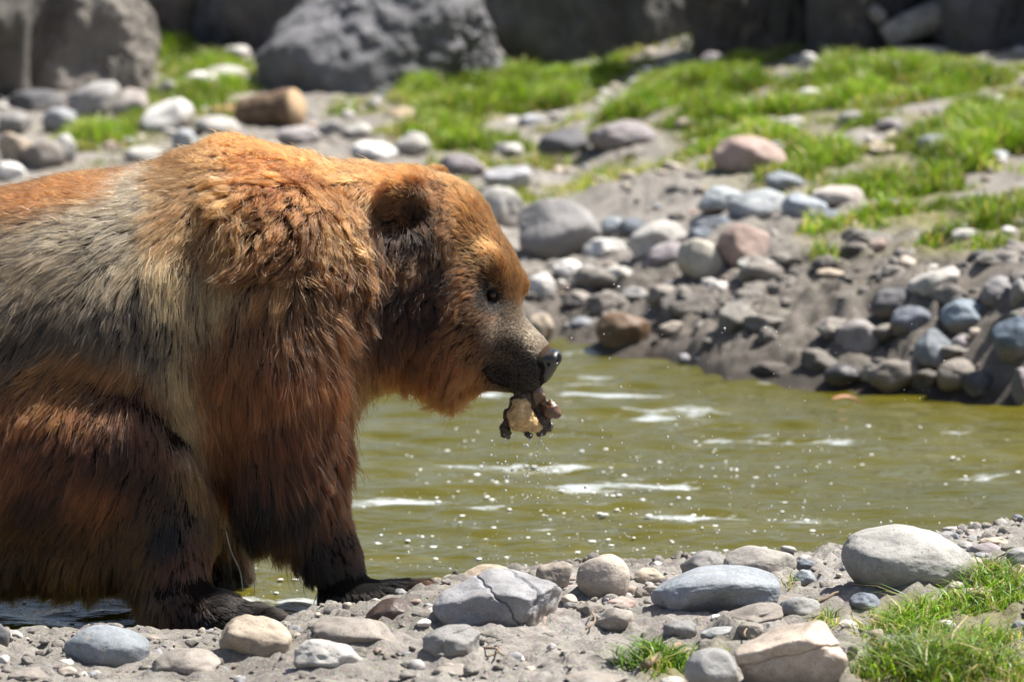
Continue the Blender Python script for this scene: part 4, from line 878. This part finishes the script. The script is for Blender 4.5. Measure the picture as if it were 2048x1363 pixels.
# fur
t = NT('bear_fur'); ra = t.n('Attribute', attribute_name='root_col'); ta = t.n('Attribute', attribute_name='tip_col'); hi = t.n('HairInfo')
hc = t.mix(t.ramp(hi.outputs['Intercept'], [(.1, 0.0), (.85, 1.0)]), ra.outputs['Color'], ta.outputs['Color'])
hb = t.n('BsdfHairPrincipled'); hb.model = 'CHIANG'; hb.parametrization = 'COLOR'
t.t.links.new(hc, hb.inputs['Color']); hb.inputs['Roughness'].default_value = .42; hb.inputs['Radial Roughness'].default_value = .42; hb.inputs['Coat'].default_value = 0
hb.inputs['Random Roughness'].default_value = .2
t.t.links.new(hb.outputs[0], t.out.inputs[0]); M_FUR = t.m
g = np.random.default_rng(11)
cen = (BV[tri].mean(1)); ln = fields(cen)[:, 2]
NHAIR = 380000
wgt = ar * np.clip(.055 / np.clip(ln, .006, .2), .7, 5.0) * np.where(cen[:, 1] > .12, .40, 1.0) * np.where(vn[tri[:, 0], 1] > .5, .5, 1.0) * np.where(cen[:, 0] < -1.35, .45, 1.0) * (cen[:, 2] > -.06)
cs = np.cumsum(wgt); ti = np.searchsorted(cs, g.random(NHAIR) * cs[-1]); ti = np.clip(ti, 0, len(tri) - 1)
u, v = g.random(NHAIR), g.random(NHAIR); m = u + v > 1; u[m], v[m] = 1 - u[m], 1 - v[m]
bw = np.stack([1 - u - v, u, v], -1)
P0 = np.einsum('ij,ijk->ik', bw, BV[tri[ti]]); N0 = np.einsum('ij,ijk->ik', bw, vn[tri[ti]]); N0 /= np.linalg.norm(N0, axis=1)[:, None]
FVv = fields(P0 + np.stack([.016 * g.normal(size=NHAIR) + .05 * fbm(P0[:, 0] * 7, P0[:, 2] * 7, P0[:, 1] * 7, o=3, seed=91), np.zeros(NHAIR), .016 * g.normal(size=NHAIR) + .05 * fbm(P0[:, 0] * 7 + 9, P0[:, 2] * 7, P0[:, 1] * 7, o=3, seed=95)], -1) * (.15 + .85 * sstep(.22, .5, P0[:, 2]))[:, None] * np.where(P0[:, 0] > _hp[0] + .1, .35, 1)[:, None])
# comb direction from the side view, laid along the skin
jit = .16 + .10 * FVv[:, 5]
ang = np.arctan2(FVv[:, 1], FVv[:, 0]) + jit * g.normal(size=NHAIR) + .35 * fbm(P0[:, 0] * 9, P0[:, 1] * 9, P0[:, 2] * 9, o=2, seed=41) + FVv[:, 5] * 1.3 * vnoise(P0[:, 0] * 22, P0[:, 1] * 22, P0[:, 2] * 22, seed=45)
Dv = np.stack([np.cos(ang), np.zeros(NHAIR), np.sin(ang)], -1)
hang = np.clip((Dv * N0).sum(1), 0, 1)
Dv -= N0 * (Dv * N0).sum(1, keepdims=True); Dv /= np.linalg.norm(Dv, axis=1)[:, None] + 1e-3
Lh = FVv[:, 2] * g.uniform(.62, 1.12, NHAIR) * (1 + .25 * vnoise(P0[:, 0] * 14, P0[:, 1] * 14, P0[:, 2] * 14, seed=47))
stray = g.random(NHAIR) < .03; Lh[stray] *= 1.3
for pts_, rad_ in BARE:                       # no hair on the nose and the lips
    kq = kdtree.KDTree(len(pts_))
    for i_, q_ in enumerate(pts_): kq.insert(q_, i_)
    kq.balance(); nearh = np.where(P0[:, 0] > _hp[0] + .1)[0]
    dist_ = np.fromiter((kq.find(q_)[2] for q_ in P0[nearh]), float, len(nearh)); Lh[nearh[dist_ < rad_]] = .0006
lift = FVv[:, 3] * g.uniform(.5, 1.5, NHAIR) + 1.1 * hang ** 1.5 * (FVv[:, 2] > .02); lift[stray] *= 1.5
NP = 6
Pts = np.empty((NHAIR, NP, 3)); Pts[:, 0] = P0 - N0 * np.minimum(.004, Lh * .08)[:, None]
long_ = sstep(.04, .1, FVv[:, 2])
for k_ in range(1, NP):
    tt = (k_ - .5) / (NP - 1)
    d = Dv * (1 - .0 * tt) + N0 * (lift * (1.5 - 1.5 * tt))[:, None]
    d[:, 2] -= .35 * tt * long_
    d /= np.linalg.norm(d, axis=1)[:, None]
    cv = FVv[:, 5:6] * tt * .95
    d += cv * np.stack([vnoise(P0[:, 0] * 26 + 5 * tt, P0[:, 1] * 26, P0[:, 2] * 26 + 2 * tt, seed=s_) for s_ in (61, 62, 63)], -1) * 1.6
    d += .06 * g.normal(size=d.shape)
    Pts[:, k_] = Pts[:, k_ - 1] + d * (Lh / (NP - 1))[:, None]
# locks: every hair leans to the guide hair nearest to it
NC = 9000
gi = g.choice(NHAIR, NC, replace=False); kd = kdtree.KDTree(NC)
for i_, q_ in enumerate(gi): kd.insert(Pts[q_, 1], i_)
kd.balance()
near_i = np.fromiter((gi[kd.find(q_)[1]] for q_ in Pts[:, 1]), np.int64, NHAIR)
cl = np.clip(FVv[:, 4] * g.uniform(.55, 1.1, NHAIR), 0, .96) * sstep(.008, .022, FVv[:, 2]); cl[stray] *= .2
for k_ in range(1, NP):
    f_ = (cl * (k_ / (NP - 1)) ** 1.1)[:, None] * .88
    Pts[:, k_] += (Pts[near_i, k_] - Pts[:, k_]) * f_
# keep the hair of the feet out of the ground
gz = height(Pts[:, 2:, 0], Pts[:, 2:, 1], False) - .01; Pts[:, 2:, 2] = np.maximum(Pts[:, 2:, 2], gz)
fur_d = bpy.data.hair_curves.new('fur'); fur_d.add_curves([NP] * NHAIR)
fur_d.position_data.foreach_set('vector', (Pts - B0).astype(np.float32).ravel())
rad = .00050 * FVv[:, 6:7] * g.uniform(.75, 1.25, (NHAIR, 1)) * np.clip(FVv[:, 2:3] / .04, .62, 1.25) * np.array([1, 1, .95, .8, .55, .12])
ra_ = fur_d.attributes.get('radius') or fur_d.attributes.new('radius', 'FLOAT', 'POINT'); ra_.data.foreach_set('value', rad.astype(np.float32).ravel())
tone = g.lognormal(0, .38, (NHAIR, 1)) * (1 + .30 * fbm(P0[:, 0] * 16, P0[:, 1] * 16, P0[:, 2] * 16, o=3, seed=71))[:, None]
lockt = g.lognormal(0, .16, NHAIR)[near_i][:, None]
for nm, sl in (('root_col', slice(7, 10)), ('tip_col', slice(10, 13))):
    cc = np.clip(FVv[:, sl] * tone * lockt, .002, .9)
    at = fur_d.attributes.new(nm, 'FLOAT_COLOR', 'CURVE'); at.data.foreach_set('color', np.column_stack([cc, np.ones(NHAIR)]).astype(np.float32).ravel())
fur_d.materials.append(M_FUR)
fur = link(bpy.data.objects.new('fur', fur_d), bear)

# the chunk it carries
ch = tag(link(bpy.data.objects.new('bone_chunk', None)), 'dripping dark lumpy chunk with a pale yellow cut face held in the bear\'s mouth', 'bone chunk')
yC = float(Hd(1055, 800, 0)[1]); c0 = W(1058, 825, yC); ch.location = c0
M_CHUNK = mat_plain('wet_dark_gristle', (.045, .025, .013), .38, .8, 120, .5, .006, .15)
M_CUT = mat_plain('pale_cut_face', (.46, .31, .145), .5, .5, 60, .4, .006)
M_KNOB = mat_plain('brown_gristle', (.085, .038, .014), .3, .6, 70, .6, .004, .4)
def blob(parts, h, amp, fq, seed):
    al = np.array([p[0] for p in parts]); mr = max(p[1] for p in parts) + .03
    f = Field(al.min(0) - mr, al.max(0) + mr, h)
    for p, r in parts: f.ell(p, (r, r * .85, r), .008)
    V, Q = f.mesh(); V = smooth_mesh(V, Q, 1)
    n = np.zeros_like(V); tr = np.concatenate([Q[:, [0, 1, 2]], Q[:, [0, 2, 3]]]); fn = np.cross(V[tr[:, 1]] - V[tr[:, 0]], V[tr[:, 2]] - V[tr[:, 0]])
    for a in range(3):
        for b in range(3): n[:, b] += np.bincount(tr[:, a], weights=fn[:, b], minlength=len(V))
    n /= np.linalg.norm(n, axis=1)[:, None] + 1e-9
    return V + n * (amp * fbm(V[:, 0] * fq, V[:, 1] * fq, V[:, 2] * fq, o=3, seed=seed))[:, None], Q
q = lambda x, y, r, dy=0: (W(x, y, yC + dy), r * MPP)
V, Q = blob([q(1048, 785, 20), q(1066, 800, 24, .01), q(1040, 812, 24, .015), q(1022, 830, 17, .005), q(1012, 852, 12), q(1014, 868, 11), q(1060, 830, 26, .02), q(1080, 838, 20, .008), q(1096, 852, 11), q(1058, 868, 8, -.012), q(1084, 866, 9, -.01), q(1050, 796, 13, -.012), q(1050, 850, 14, .018), q(1072, 852, 12, .016)], .0028, .009, 70, 5)
mesh_np('gristle', V - c0, Q, M_CHUNK, ch)
V, Q = blob([q(1104, 822, 17, -.008), q(1098, 812, 15, -.004), q(1076, 792, 16, -.006), q(1072, 780, 11, -.004)], .0032, .007, 75, 6)
mesh_np('knob', V - c0, Q, M_KNOB, ch)
V, Q = blob([q(1042, 812, 19, -.016), q(1034, 830, 20, -.018), q(1052, 836, 21, -.018), q(1030, 848, 14, -.015), q(1068, 848, 15, -.014), q(1052, 852, 13, -.014), q(1078, 856, 9, -.012)], .0030, .006, 60, 7)
mesh_np('cut_face', V - c0, Q, M_CUT, ch)
# ------------------------------------------------------------------ log, driftwood, weed, twigs
M_BARK = mat_plain('log_bark', (.15, .10, .065), .85, .45, 22, .3, .02)
M_WOOD = mat_plain('sawn_wood', (.38, .27, .165), .8, .25, 40, .3, .008)
M_DRIFT = mat_plain('grey_driftwood', (.25, .235, .225), .85, .4, 18, .3, .03)
def log_part(a, b, r0, r1, seed, n=14, seg=24, bend=0):
    t_ = np.linspace(0, 1, n); pts = a + (b - a) * t_[:, None] + np.array([0, 0, 1.0]) * (bend * np.sin(t_ * math.pi))[:, None]
    V, Fq = tube(pts, r0 + (r1 - r0) * t_, seg); c = np.repeat(pts, seg, 0); d = V - c; ln_ = np.linalg.norm(d, axis=1, keepdims=True)
    V = c + d * (1 + .16 * fbm(V[:, 0] * 9, V[:, 1] * 9, V[:, 2] * 9, o=3, seed=seed))[:, None]
    return V, Fq
g0 = hit(560, 256); Dl = g0[1] + .08
lg = tag(link(bpy.data.objects.new('log', None)), 'short brown sawn log lying in front of the biggest boulder', 'log'); a0, b0 = W(484, 232, Dl + .08), W(590, 216, Dl - .02); lg.location = (a0 + b0) / 2
o0 = np.array(lg.location); V, Fq = log_part(a0, b0, .072, .088, 3); mesh_np('trunk', V - o0, Fq, M_BARK, lg)
ax_ = (b0 - a0) / np.linalg.norm(b0 - a0); V, Fq = log_part(b0 - ax_ * .002, b0 + ax_ * .012, .086, .082, 3, n=3); mesh_np('sawn_end', V - o0, Fq, M_WOOD, lg)
g1 = hit(450, 240)
bk = tag(mesh_np('bark_slab', *log_part(W(425, 232, g1[1] + .1), W(505, 226, g1[1] + .15), .035, .045, 9), mat_plain('orange_bark', (.30, .175, .09), .85, .35, 20, .3, .02)), 'orange-brown slab of bark lying at the left end of the log', 'bark slab')
dw = tag(link(bpy.data.objects.new('driftwood', None)), 'grey weathered driftwood stump propped against dark rock at upper right', 'driftwood')
Dw = hit(1880, 100)[1]; o0 = W(1880, 60, Dw); dw.location = o0
for nm, p_, q_, ra0, ra1 in (('trunk', (1770, 78), (1965, 14), .055, .085), ('branch', (1850, 45), (1885, 92), .035, .02), ('branch', (1930, 30), (1990, 75), .06, .05), ('root', (1900, 30), (1980, 60), .07, .08), ('branch', (1960, 20), (2030, 6), .07, .03), ('stub', (1762, 42), (1735, 34), .03, .035)):
    V, Fq = log_part(W(*p_, Dw + .02), W(*q_, Dw + .12), ra0, ra1, int(p_[0]), bend=.03); mesh_np(nm, V - o0, Fq, M_DRIFT, dw)

def blades(n, pos, hgt, wid, colr, seed, droop=.6, lean=None):
    g = np.random.default_rng(seed); az = g.uniform(0, 2 * math.pi, n); dx, dy = np.cos(az), np.sin(az)
    be = g.uniform(.2, 1, n) * droop * hgt
    fa = g.uniform(0, 2 * math.pi, n); wx_, wy_ = np.cos(fa) * wid / 2, np.sin(fa) * wid / 2
    lx, ly = (0, 0) if lean is None else lean
    V = np.empty((n, 7, 3))
    for k, (tt, ww) in enumerate(((0, 1), (.4, .9), (.75, .6), (1, 0))):
        ox, oy = dx * be * tt ** 2 + lx * hgt * tt, dy * be * tt ** 2 + ly * hgt * tt; oz = hgt * (tt - .42 * droop * tt ** 2.2)
        c = np.stack([pos[:, 0] + ox, pos[:, 1] + oy, pos[:, 2] + oz - .003], -1); w_ = np.stack([wx_ * ww, wy_ * ww, np.zeros(n)], -1)
        if k < 3: V[:, 2 * k] = c - w_; V[:, 2 * k + 1] = c + w_
        else: V[:, 6] = c
    b = np.arange(n)[:, None] * 7
    q_ = np.concatenate([b + np.array([0, 1, 3, 2]), b + np.array([2, 3, 5, 4])]); t_ = b + np.array([4, 5, 6])
    return V.reshape(-1, 3), [q_, t_], np.repeat(colr, 7, 0)
def grass(name, n, x0, x1, y0, y1, h0, h1, w0, w1, seed, label=None, droop=.6, thr=.12, base=(.105, .205, .018)):
    g = np.random.default_rng(seed); x, y = g.uniform(x0, x1, n * 8), g.uniform(y0, y1, n * 8); z = height(x, y)
    d = turf(x, y, z); tuft = np.clip(.45 + 1.5 * vnoise(x * 5, y * 5, seed=seed), .02, 1.4)
    keep = g.random(n * 8) < np.clip((d - thr) * 1.1, 0, 1) * tuft; x, y, z, d, tuft = (v[keep][:n] for v in (x, y, z, d, tuft)); m = len(x)
    hg = g.uniform(h0, h1, m) * (.28 + .75 * np.clip(d, 0, 1.2)) * (.45 + .7 * tuft); wd = g.uniform(w0, w1, m)
    dry = (g.random(m) < .16 + .34 * (d < .55))[:, None]; tn_ = (g.lognormal(0, .3, m) * (1 + .35 * vnoise(x * 4, y * 4, seed=3)))[:, None]
    col = np.where(dry, np.array([.36, .30, .14]), np.array(base) + g.uniform(0, 1, (m, 1)) * np.array([.10, .07, .012])) * tn_
    V, Fq, cc = blades(m, np.stack([x, y, z], -1), hg, wd, col, seed, droop)
    o = mesh_np(name, V, Fq, M_GRASS, smooth=True, attrs={'col': cc}); tag(o, label, 'grass', kind='stuff'); return m
nA = grass('grass', 7500, .25, 1.45, -2.2, .9, .04, .10, .0024, .0048, 81, 'fresh green grass on the near bank at lower right', 1.25, base=(.070, .165, .014))
nB = grass('grass', 150000, -2.6, 2.9, 4.2, 15, .04, .11, .004, .008, 82, 'bright green grass patches beyond the pond', .7)
# the long tuft that hangs over the mud hollow
g = np.random.default_rng(17); c = hit(1310, 1330); n = 420
pos = c + np.column_stack([g.normal(0, .035, n) + .02, g.normal(0, .03, n), np.zeros(n)]); pos[:, 2] = height(pos[:, 0], pos[:, 1])
V, Fq, cc = blades(n, pos, g.uniform(.05, .095, n), g.uniform(.003, .0055, n), np.array([.09, .17, .018]) * g.lognormal(0, .3, (n, 1)), 5, 1.2, lean=(-.25, -.1))
tag(mesh_np('grass', V, Fq, M_GRASS, attrs={'col': cc}), 'long grass tuft hanging over the mud hollow at bottom centre', 'grass tuft', kind='stuff')
# weed by the dark rock
wd_ = tag(link(bpy.data.objects.new('weed', None)), 'yellow-green weed standing against the dark rock at top', 'weed'); c = hit(1388, 122); wd_.location = c
M_WEED = mat_attr('weed_leaf', .5, .35)
V, Fq = tube(np.array([(0, 0, -.02), (.01, 0, .06), (0, .01, .13)]), [.005, .004, .002], 6); mesh_np('stem', V, Fq, mat_plain('weed_stem', (.2, .22, .06), .6, .2), wd_)
n = 90; pos = np.column_stack([g.normal(0, .03, n), g.normal(0, .03, n), g.uniform(.03, .13, n)])
V, Fq, cc = blades(n, pos, g.uniform(.02, .045, n), g.uniform(.012, .022, n), np.array([.24, .26, .07]) * g.lognormal(0, .25, (n, 1)), 6, .9); mesh_np('leaf', V, Fq, M_WEED, wd_, attrs={'col': cc})['kind'] = 'stuff'

M_TWIG = mat_plain('dry_twig', (.20, .15, .105), .8, .4, 60, .3, .003)
def twig(p_, q_, r_, label, name='twig', bend=.01, lift=.012):
    a, b = hit(*p_), hit(*q_); a = a + np.array([0, 0, lift]); b = b + np.array([0, 0, lift]); t_ = np.linspace(0, 1, 9)
    pts = a + (b - a) * t_[:, None] + np.column_stack([bend * np.sin(t_ * 5), np.zeros(9), bend * .5 * np.sin(t_ * 3.1)]); V, Fq = tube(pts, r_ * (1 - .4 * t_), 7)
    tag(mesh_np(name, V, Fq, M_TWIG), label, 'twig')
twig((1290, 1348), (1362, 1306), .011, 'flat grey-brown stick lying through the grass tuft at the bottom edge', 'stick', .002, .02)
twig((1622, 1218), (1690, 1194), .004, 'thin brown twig left of the dark blue-grey cobble')
twig((1480, 1256), (1500, 1284), .003, 'short dark twig stuck beside the cream block of stone')
twig((960, 1306), (1018, 1322), .003, 'dry straw twig right of the grey cracked dome stone')
twig((975, 1324), (1012, 1300), .0025, 'thin straw crossing the dry twig by the grey cracked dome')
twig((1172, 1268), (1196, 1232), .0025, 'thin straw leaning on the dusty wedge-shaped stone')
lf = hit(1975, 1062); lv, lff = ico(2)
def leaf(px, py, L, tilt, col, label):
    d = ray(px, py); P_ = CAM + d * (-(CAM[2] - .006) / d[2]); V = lv * np.array([L, L * .3, .004]); V[:, 2] += .012 * np.cos(V[:, 0] / L * 2)
    o = mesh_np('leaf', V, lff, mat_plain('dead_leaf', col, .5, .3, 60)); o.location = P_; o.rotation_euler = (0, R(tilt), R(tilt * 2)); tag(o, label, 'leaf')
leaf(1694, 800, .055, 12, (.42, .20, .12), 'floating orange-brown leaf near the far bank of the pond')
leaf(1985, 1060, .045, -10, (.33, .17, .13), 'reddish leaf floating near the right edge of the pond')

# ------------------------------------------------------------------ loose earth, gravel, bubbles, drops
def scatter(name, pts, size, mat, seed, sub=1, rough=.25, squash=.75, label=None, cat=None, cols=None, kind='stuff'):
    g = np.random.default_rng(seed); d, f = ico(sub); n = len(pts); nv_ = len(d)
    jitr = 1 + rough * g.normal(size=(n, nv_))
    ax = g.uniform(.65, 1.3, (n, 3)) * np.array([1, 1, squash])
    th = g.uniform(0, 6.28, n); ct, st_ = np.cos(th), np.sin(th)
    V = d[None] * jitr[..., None] * ax[:, None] * size[:, None, None]
    V = np.stack([V[..., 0] * ct[:, None] - V[..., 1] * st_[:, None], V[..., 0] * st_[:, None] + V[..., 1] * ct[:, None], V[..., 2]], -1) + pts[:, None]
    Fq = (np.arange(n)[:, None, None] * nv_ + f[None]).reshape(-1, 3)
    at = {'col': np.repeat(cols, nv_, 0)} if cols is not None else None
    return tag(mesh_np(name, V.reshape(-1, 3), Fq, mat, attrs=at, smooth=(sub > 1)), label, cat, kind=kind)
def scatter_rocks(name, pts, size, mat, seed, sub=2, squash=.7, label=None, cat=None, cols=None, facet=.42, fine=.05):
    """like scatter, but every piece is one of eight broken, faceted shapes"""
    g = np.random.default_rng(seed); T = [rock_mesh(seed * 31 + k, (1, 1, 1), sub, facet=facet, planes=9, lump=.18, fine=fine) for k in range(8)]
    Vs, Fs, Cs, b = [], [], [], 0
    for i, (p_, s_) in enumerate(zip(pts, size)):
        V, f = T[i % 8]; m = Matrix.Rotation(g.uniform(0, 6.28), 3, 'Z') @ Matrix.Rotation(g.normal(0, .35), 3, 'X'); sc_ = np.array([g.uniform(.8, 1.4), g.uniform(.7, 1.1), squash * g.uniform(.7, 1.2)]) * s_
        Vs.append((V * sc_) @ np.array(m).T + p_); Fs.append(f + b); b += len(V)
        if cols is not None: Cs.append(np.repeat(cols[i:i + 1], len(V), 0))
    return tag(mesh_np(name, np.concatenate(Vs), np.concatenate(Fs), mat, attrs={'col': np.concatenate(Cs)} if Cs else None), label, cat, kind='stuff')
g = np.random.default_rng(23)
def ground_pts(n, x0, x1, y0, y1, maxturf=.5, zmin=.015):
    x, y = g.uniform(x0, x1, n * 3), g.uniform(y0, y1, n * 3); z = height(x, y); k = (z > zmin) & (turf(x, y, z) < maxturf) & (vnoise(x * 4, y * 4, seed=9) > g.uniform(-.8, .8, n * 3)); k = np.where(k)[0][:n]
    return np.stack([x[k], y[k], z[k]], -1)
p_ = ground_pts(2600, -1.35, 1.35, -1.9, .9); s_ = .003 + .017 * g.random(len(p_)) ** 4; scatter_rocks('soil_clods', p_ + np.array([0, 0, 1]) * s_[:, None] * .15, s_, M_SOIL, 1, 2, .7, 'loose grey crumbs of dried mud on the near bank', 'soil')
GPAL = np.array([(.30, .29, .28), (.22, .22, .23), (.36, .31, .26), (.18, .19, .21), (.42, .40, .38), (.27, .21, .18)])
M_GRAV = mat_attr('gravel_stone', .75)
p_ = ground_pts(1500, -1.35, 1.4, -1.9, .9, .9); s_ = .002 + .021 * g.random(len(p_)) ** 5; scatter_rocks('gravel', p_ + np.array([0, 0, 1]) * s_[:, None] * .1, s_, M_GRAV, 2, 2, .62, 'small gravel strewn over the near bank', 'gravel', GPAL[g.integers(0, 6, len(p_))])
p_ = ground_pts(1700, -2.6, 2.8, 3.6, 13, .9); s_ = .006 + .036 * g.random(len(p_)) ** 3; scatter_rocks('gravel', p_ + np.array([0, 0, 1]) * s_[:, None] * .2, s_, M_GRAV, 3, 2, .65, 'small gravel strewn over the far bank', 'gravel', GPAL[g.integers(0, 6, len(p_))])
p_ = ground_pts(500, -2.4, 2.6, 3.6, 10, .5); s_ = .008 + .04 * g.random(len(p_)) ** 3; scatter('soil_clods', p_, s_, M_SOIL, 4, 2, .15, .7, 'crumbled grey earth on the far bank', 'soil')
p_ = ground_pts(300, -.2, 2.4, 3.6, 6.6, .4); p_ = p_[p_[:, 1] < far_line(p_[:, 0]) + 1.7]; s_ = .02 + .05 * g.random(len(p_)) ** 2.5; scatter_rocks('mud_lumps', p_, s_ * 1.25, M_SOIL, 14, 3, .6, 'rough broken lumps of grey mud on the far bank face', 'mud')
# bubbles and splash flecks on the water; the white specks also paint in glints
t = NT('bubbles_and_glints'); t.bsdf(Base_Color=(.82, .84, .85), Roughness=.25); M_BUBBLE_GLINT = t.m
px = np.concatenate([g.normal(1180, 260, 520), g.uniform(720, 2040, 420)]); py = np.concatenate([g.normal(1030, 70, 520), g.uniform(850, 1140, 420)])
px = np.concatenate([px, g.uniform(-40, 420, 170), g.uniform(455, 640, 60)]); py = np.concatenate([py, g.uniform(1170, 1285, 170), g.uniform(1120, 1240, 60)])  # lower-left flecks stand in for the silvery reflections there
k = (px < 2048) & (py > 820) & ((py < 1150) | (px < 700)); P_ = np.array([CAM + ray(a, b) * (-CAM[2] / ray(a, b)[2]) for a, b in zip(px[k], py[k])])
kk = P_[:, 1] > near_line(P_[:, 0]) + .05; P_ = P_[kk]; s_ = .0012 + .0075 * g.random(len(P_)) ** 3.6
scatter('bubbles', P_ + np.array([0, 0, .001]), s_, M_BUBBLE_GLINT, 5, 2, .05, .30, 'white bubbles, splash flecks and painted water glints on the pond', 'bubbles')
# drops in the air under the chunk and shaken off to the right
t = NT('water_drop'); t.bsdf(Base_Color=(.9, .92, .93), Roughness=.06, IOR=1.33, Transmission_Weight=.55); M_DROP = t.m
n1, n2, n3 = 210, 330, 210
d1 = np.array([W(a, b, yC + c) for a, b, c in zip(1010 + 22 * g.integers(0, 5, n1) + g.normal(0, 4, n1), 868 + 130 * g.random(n1) ** 1.2, g.normal(0, .03, n1))])
d2 = np.array([W(a, b, c) for a, b, c in zip(g.uniform(960, 1720, n2), g.uniform(860, 1120, n2), g.uniform(-.25, .5, n2))])
d3 = np.array([W(a, b, c) for a, b, c in zip(g.normal(1800, 80, n3), g.normal(1115, 42, n3), g.uniform(-.35, .05, n3))])
d4 = np.array([W(a, b, c) for a, b, c in zip(g.uniform(1100, 1900, 80), g.uniform(560, 860, 80), g.uniform(-.2, .6, 80))])
P_ = np.concatenate([d1, d2, d3, d4]); P_ = P_[P_[:, 2] > np.maximum(height(P_[:, 0], P_[:, 1]), 0) + .01]; s_ = .0005 + .0026 * g.random(len(P_)) ** 3.5
scatter('water_drops', P_, s_, M_DROP, 6, 2, 0.0, 1.2, 'drops of water flying off the bear\'s wet chunk', 'water drops')
# thin strings of water running off the wet forearm and chunk
t = NT('water_string'); t.bsdf(Base_Color=(.85, .88, .9), Roughness=.05, IOR=1.33, Transmission_Weight=.7); M_STR = t.m
for i, pts in enumerate([[(452, 1060), (462, 1100), (480, 1140), (486, 1180)], [(506, 1070), (508, 1130), (509, 1190)], [(640, 1170), (628, 1205), (622, 1235)], [(1085, 862), (1080, 876), (1076, 892)], [(1076, 870), (1082, 880), (1088, 892)]]):
    yy = near if i < 3 else yC
    V, Fq = tube(curve([W(a, b, yy) for a, b in pts], 14), .0011, 6); tag(mesh_np('water_strand', V, Fq, M_STR), ['thin strand of water falling beside the bear\'s hind foot', 'straight thread of water below the bear\'s forearm', 'short trickle of water behind the front paw', 'upper string of water dripping from the chunk', 'lower string of water dripping from the chunk'][i], 'water strand', 'strands of water running off the bear')
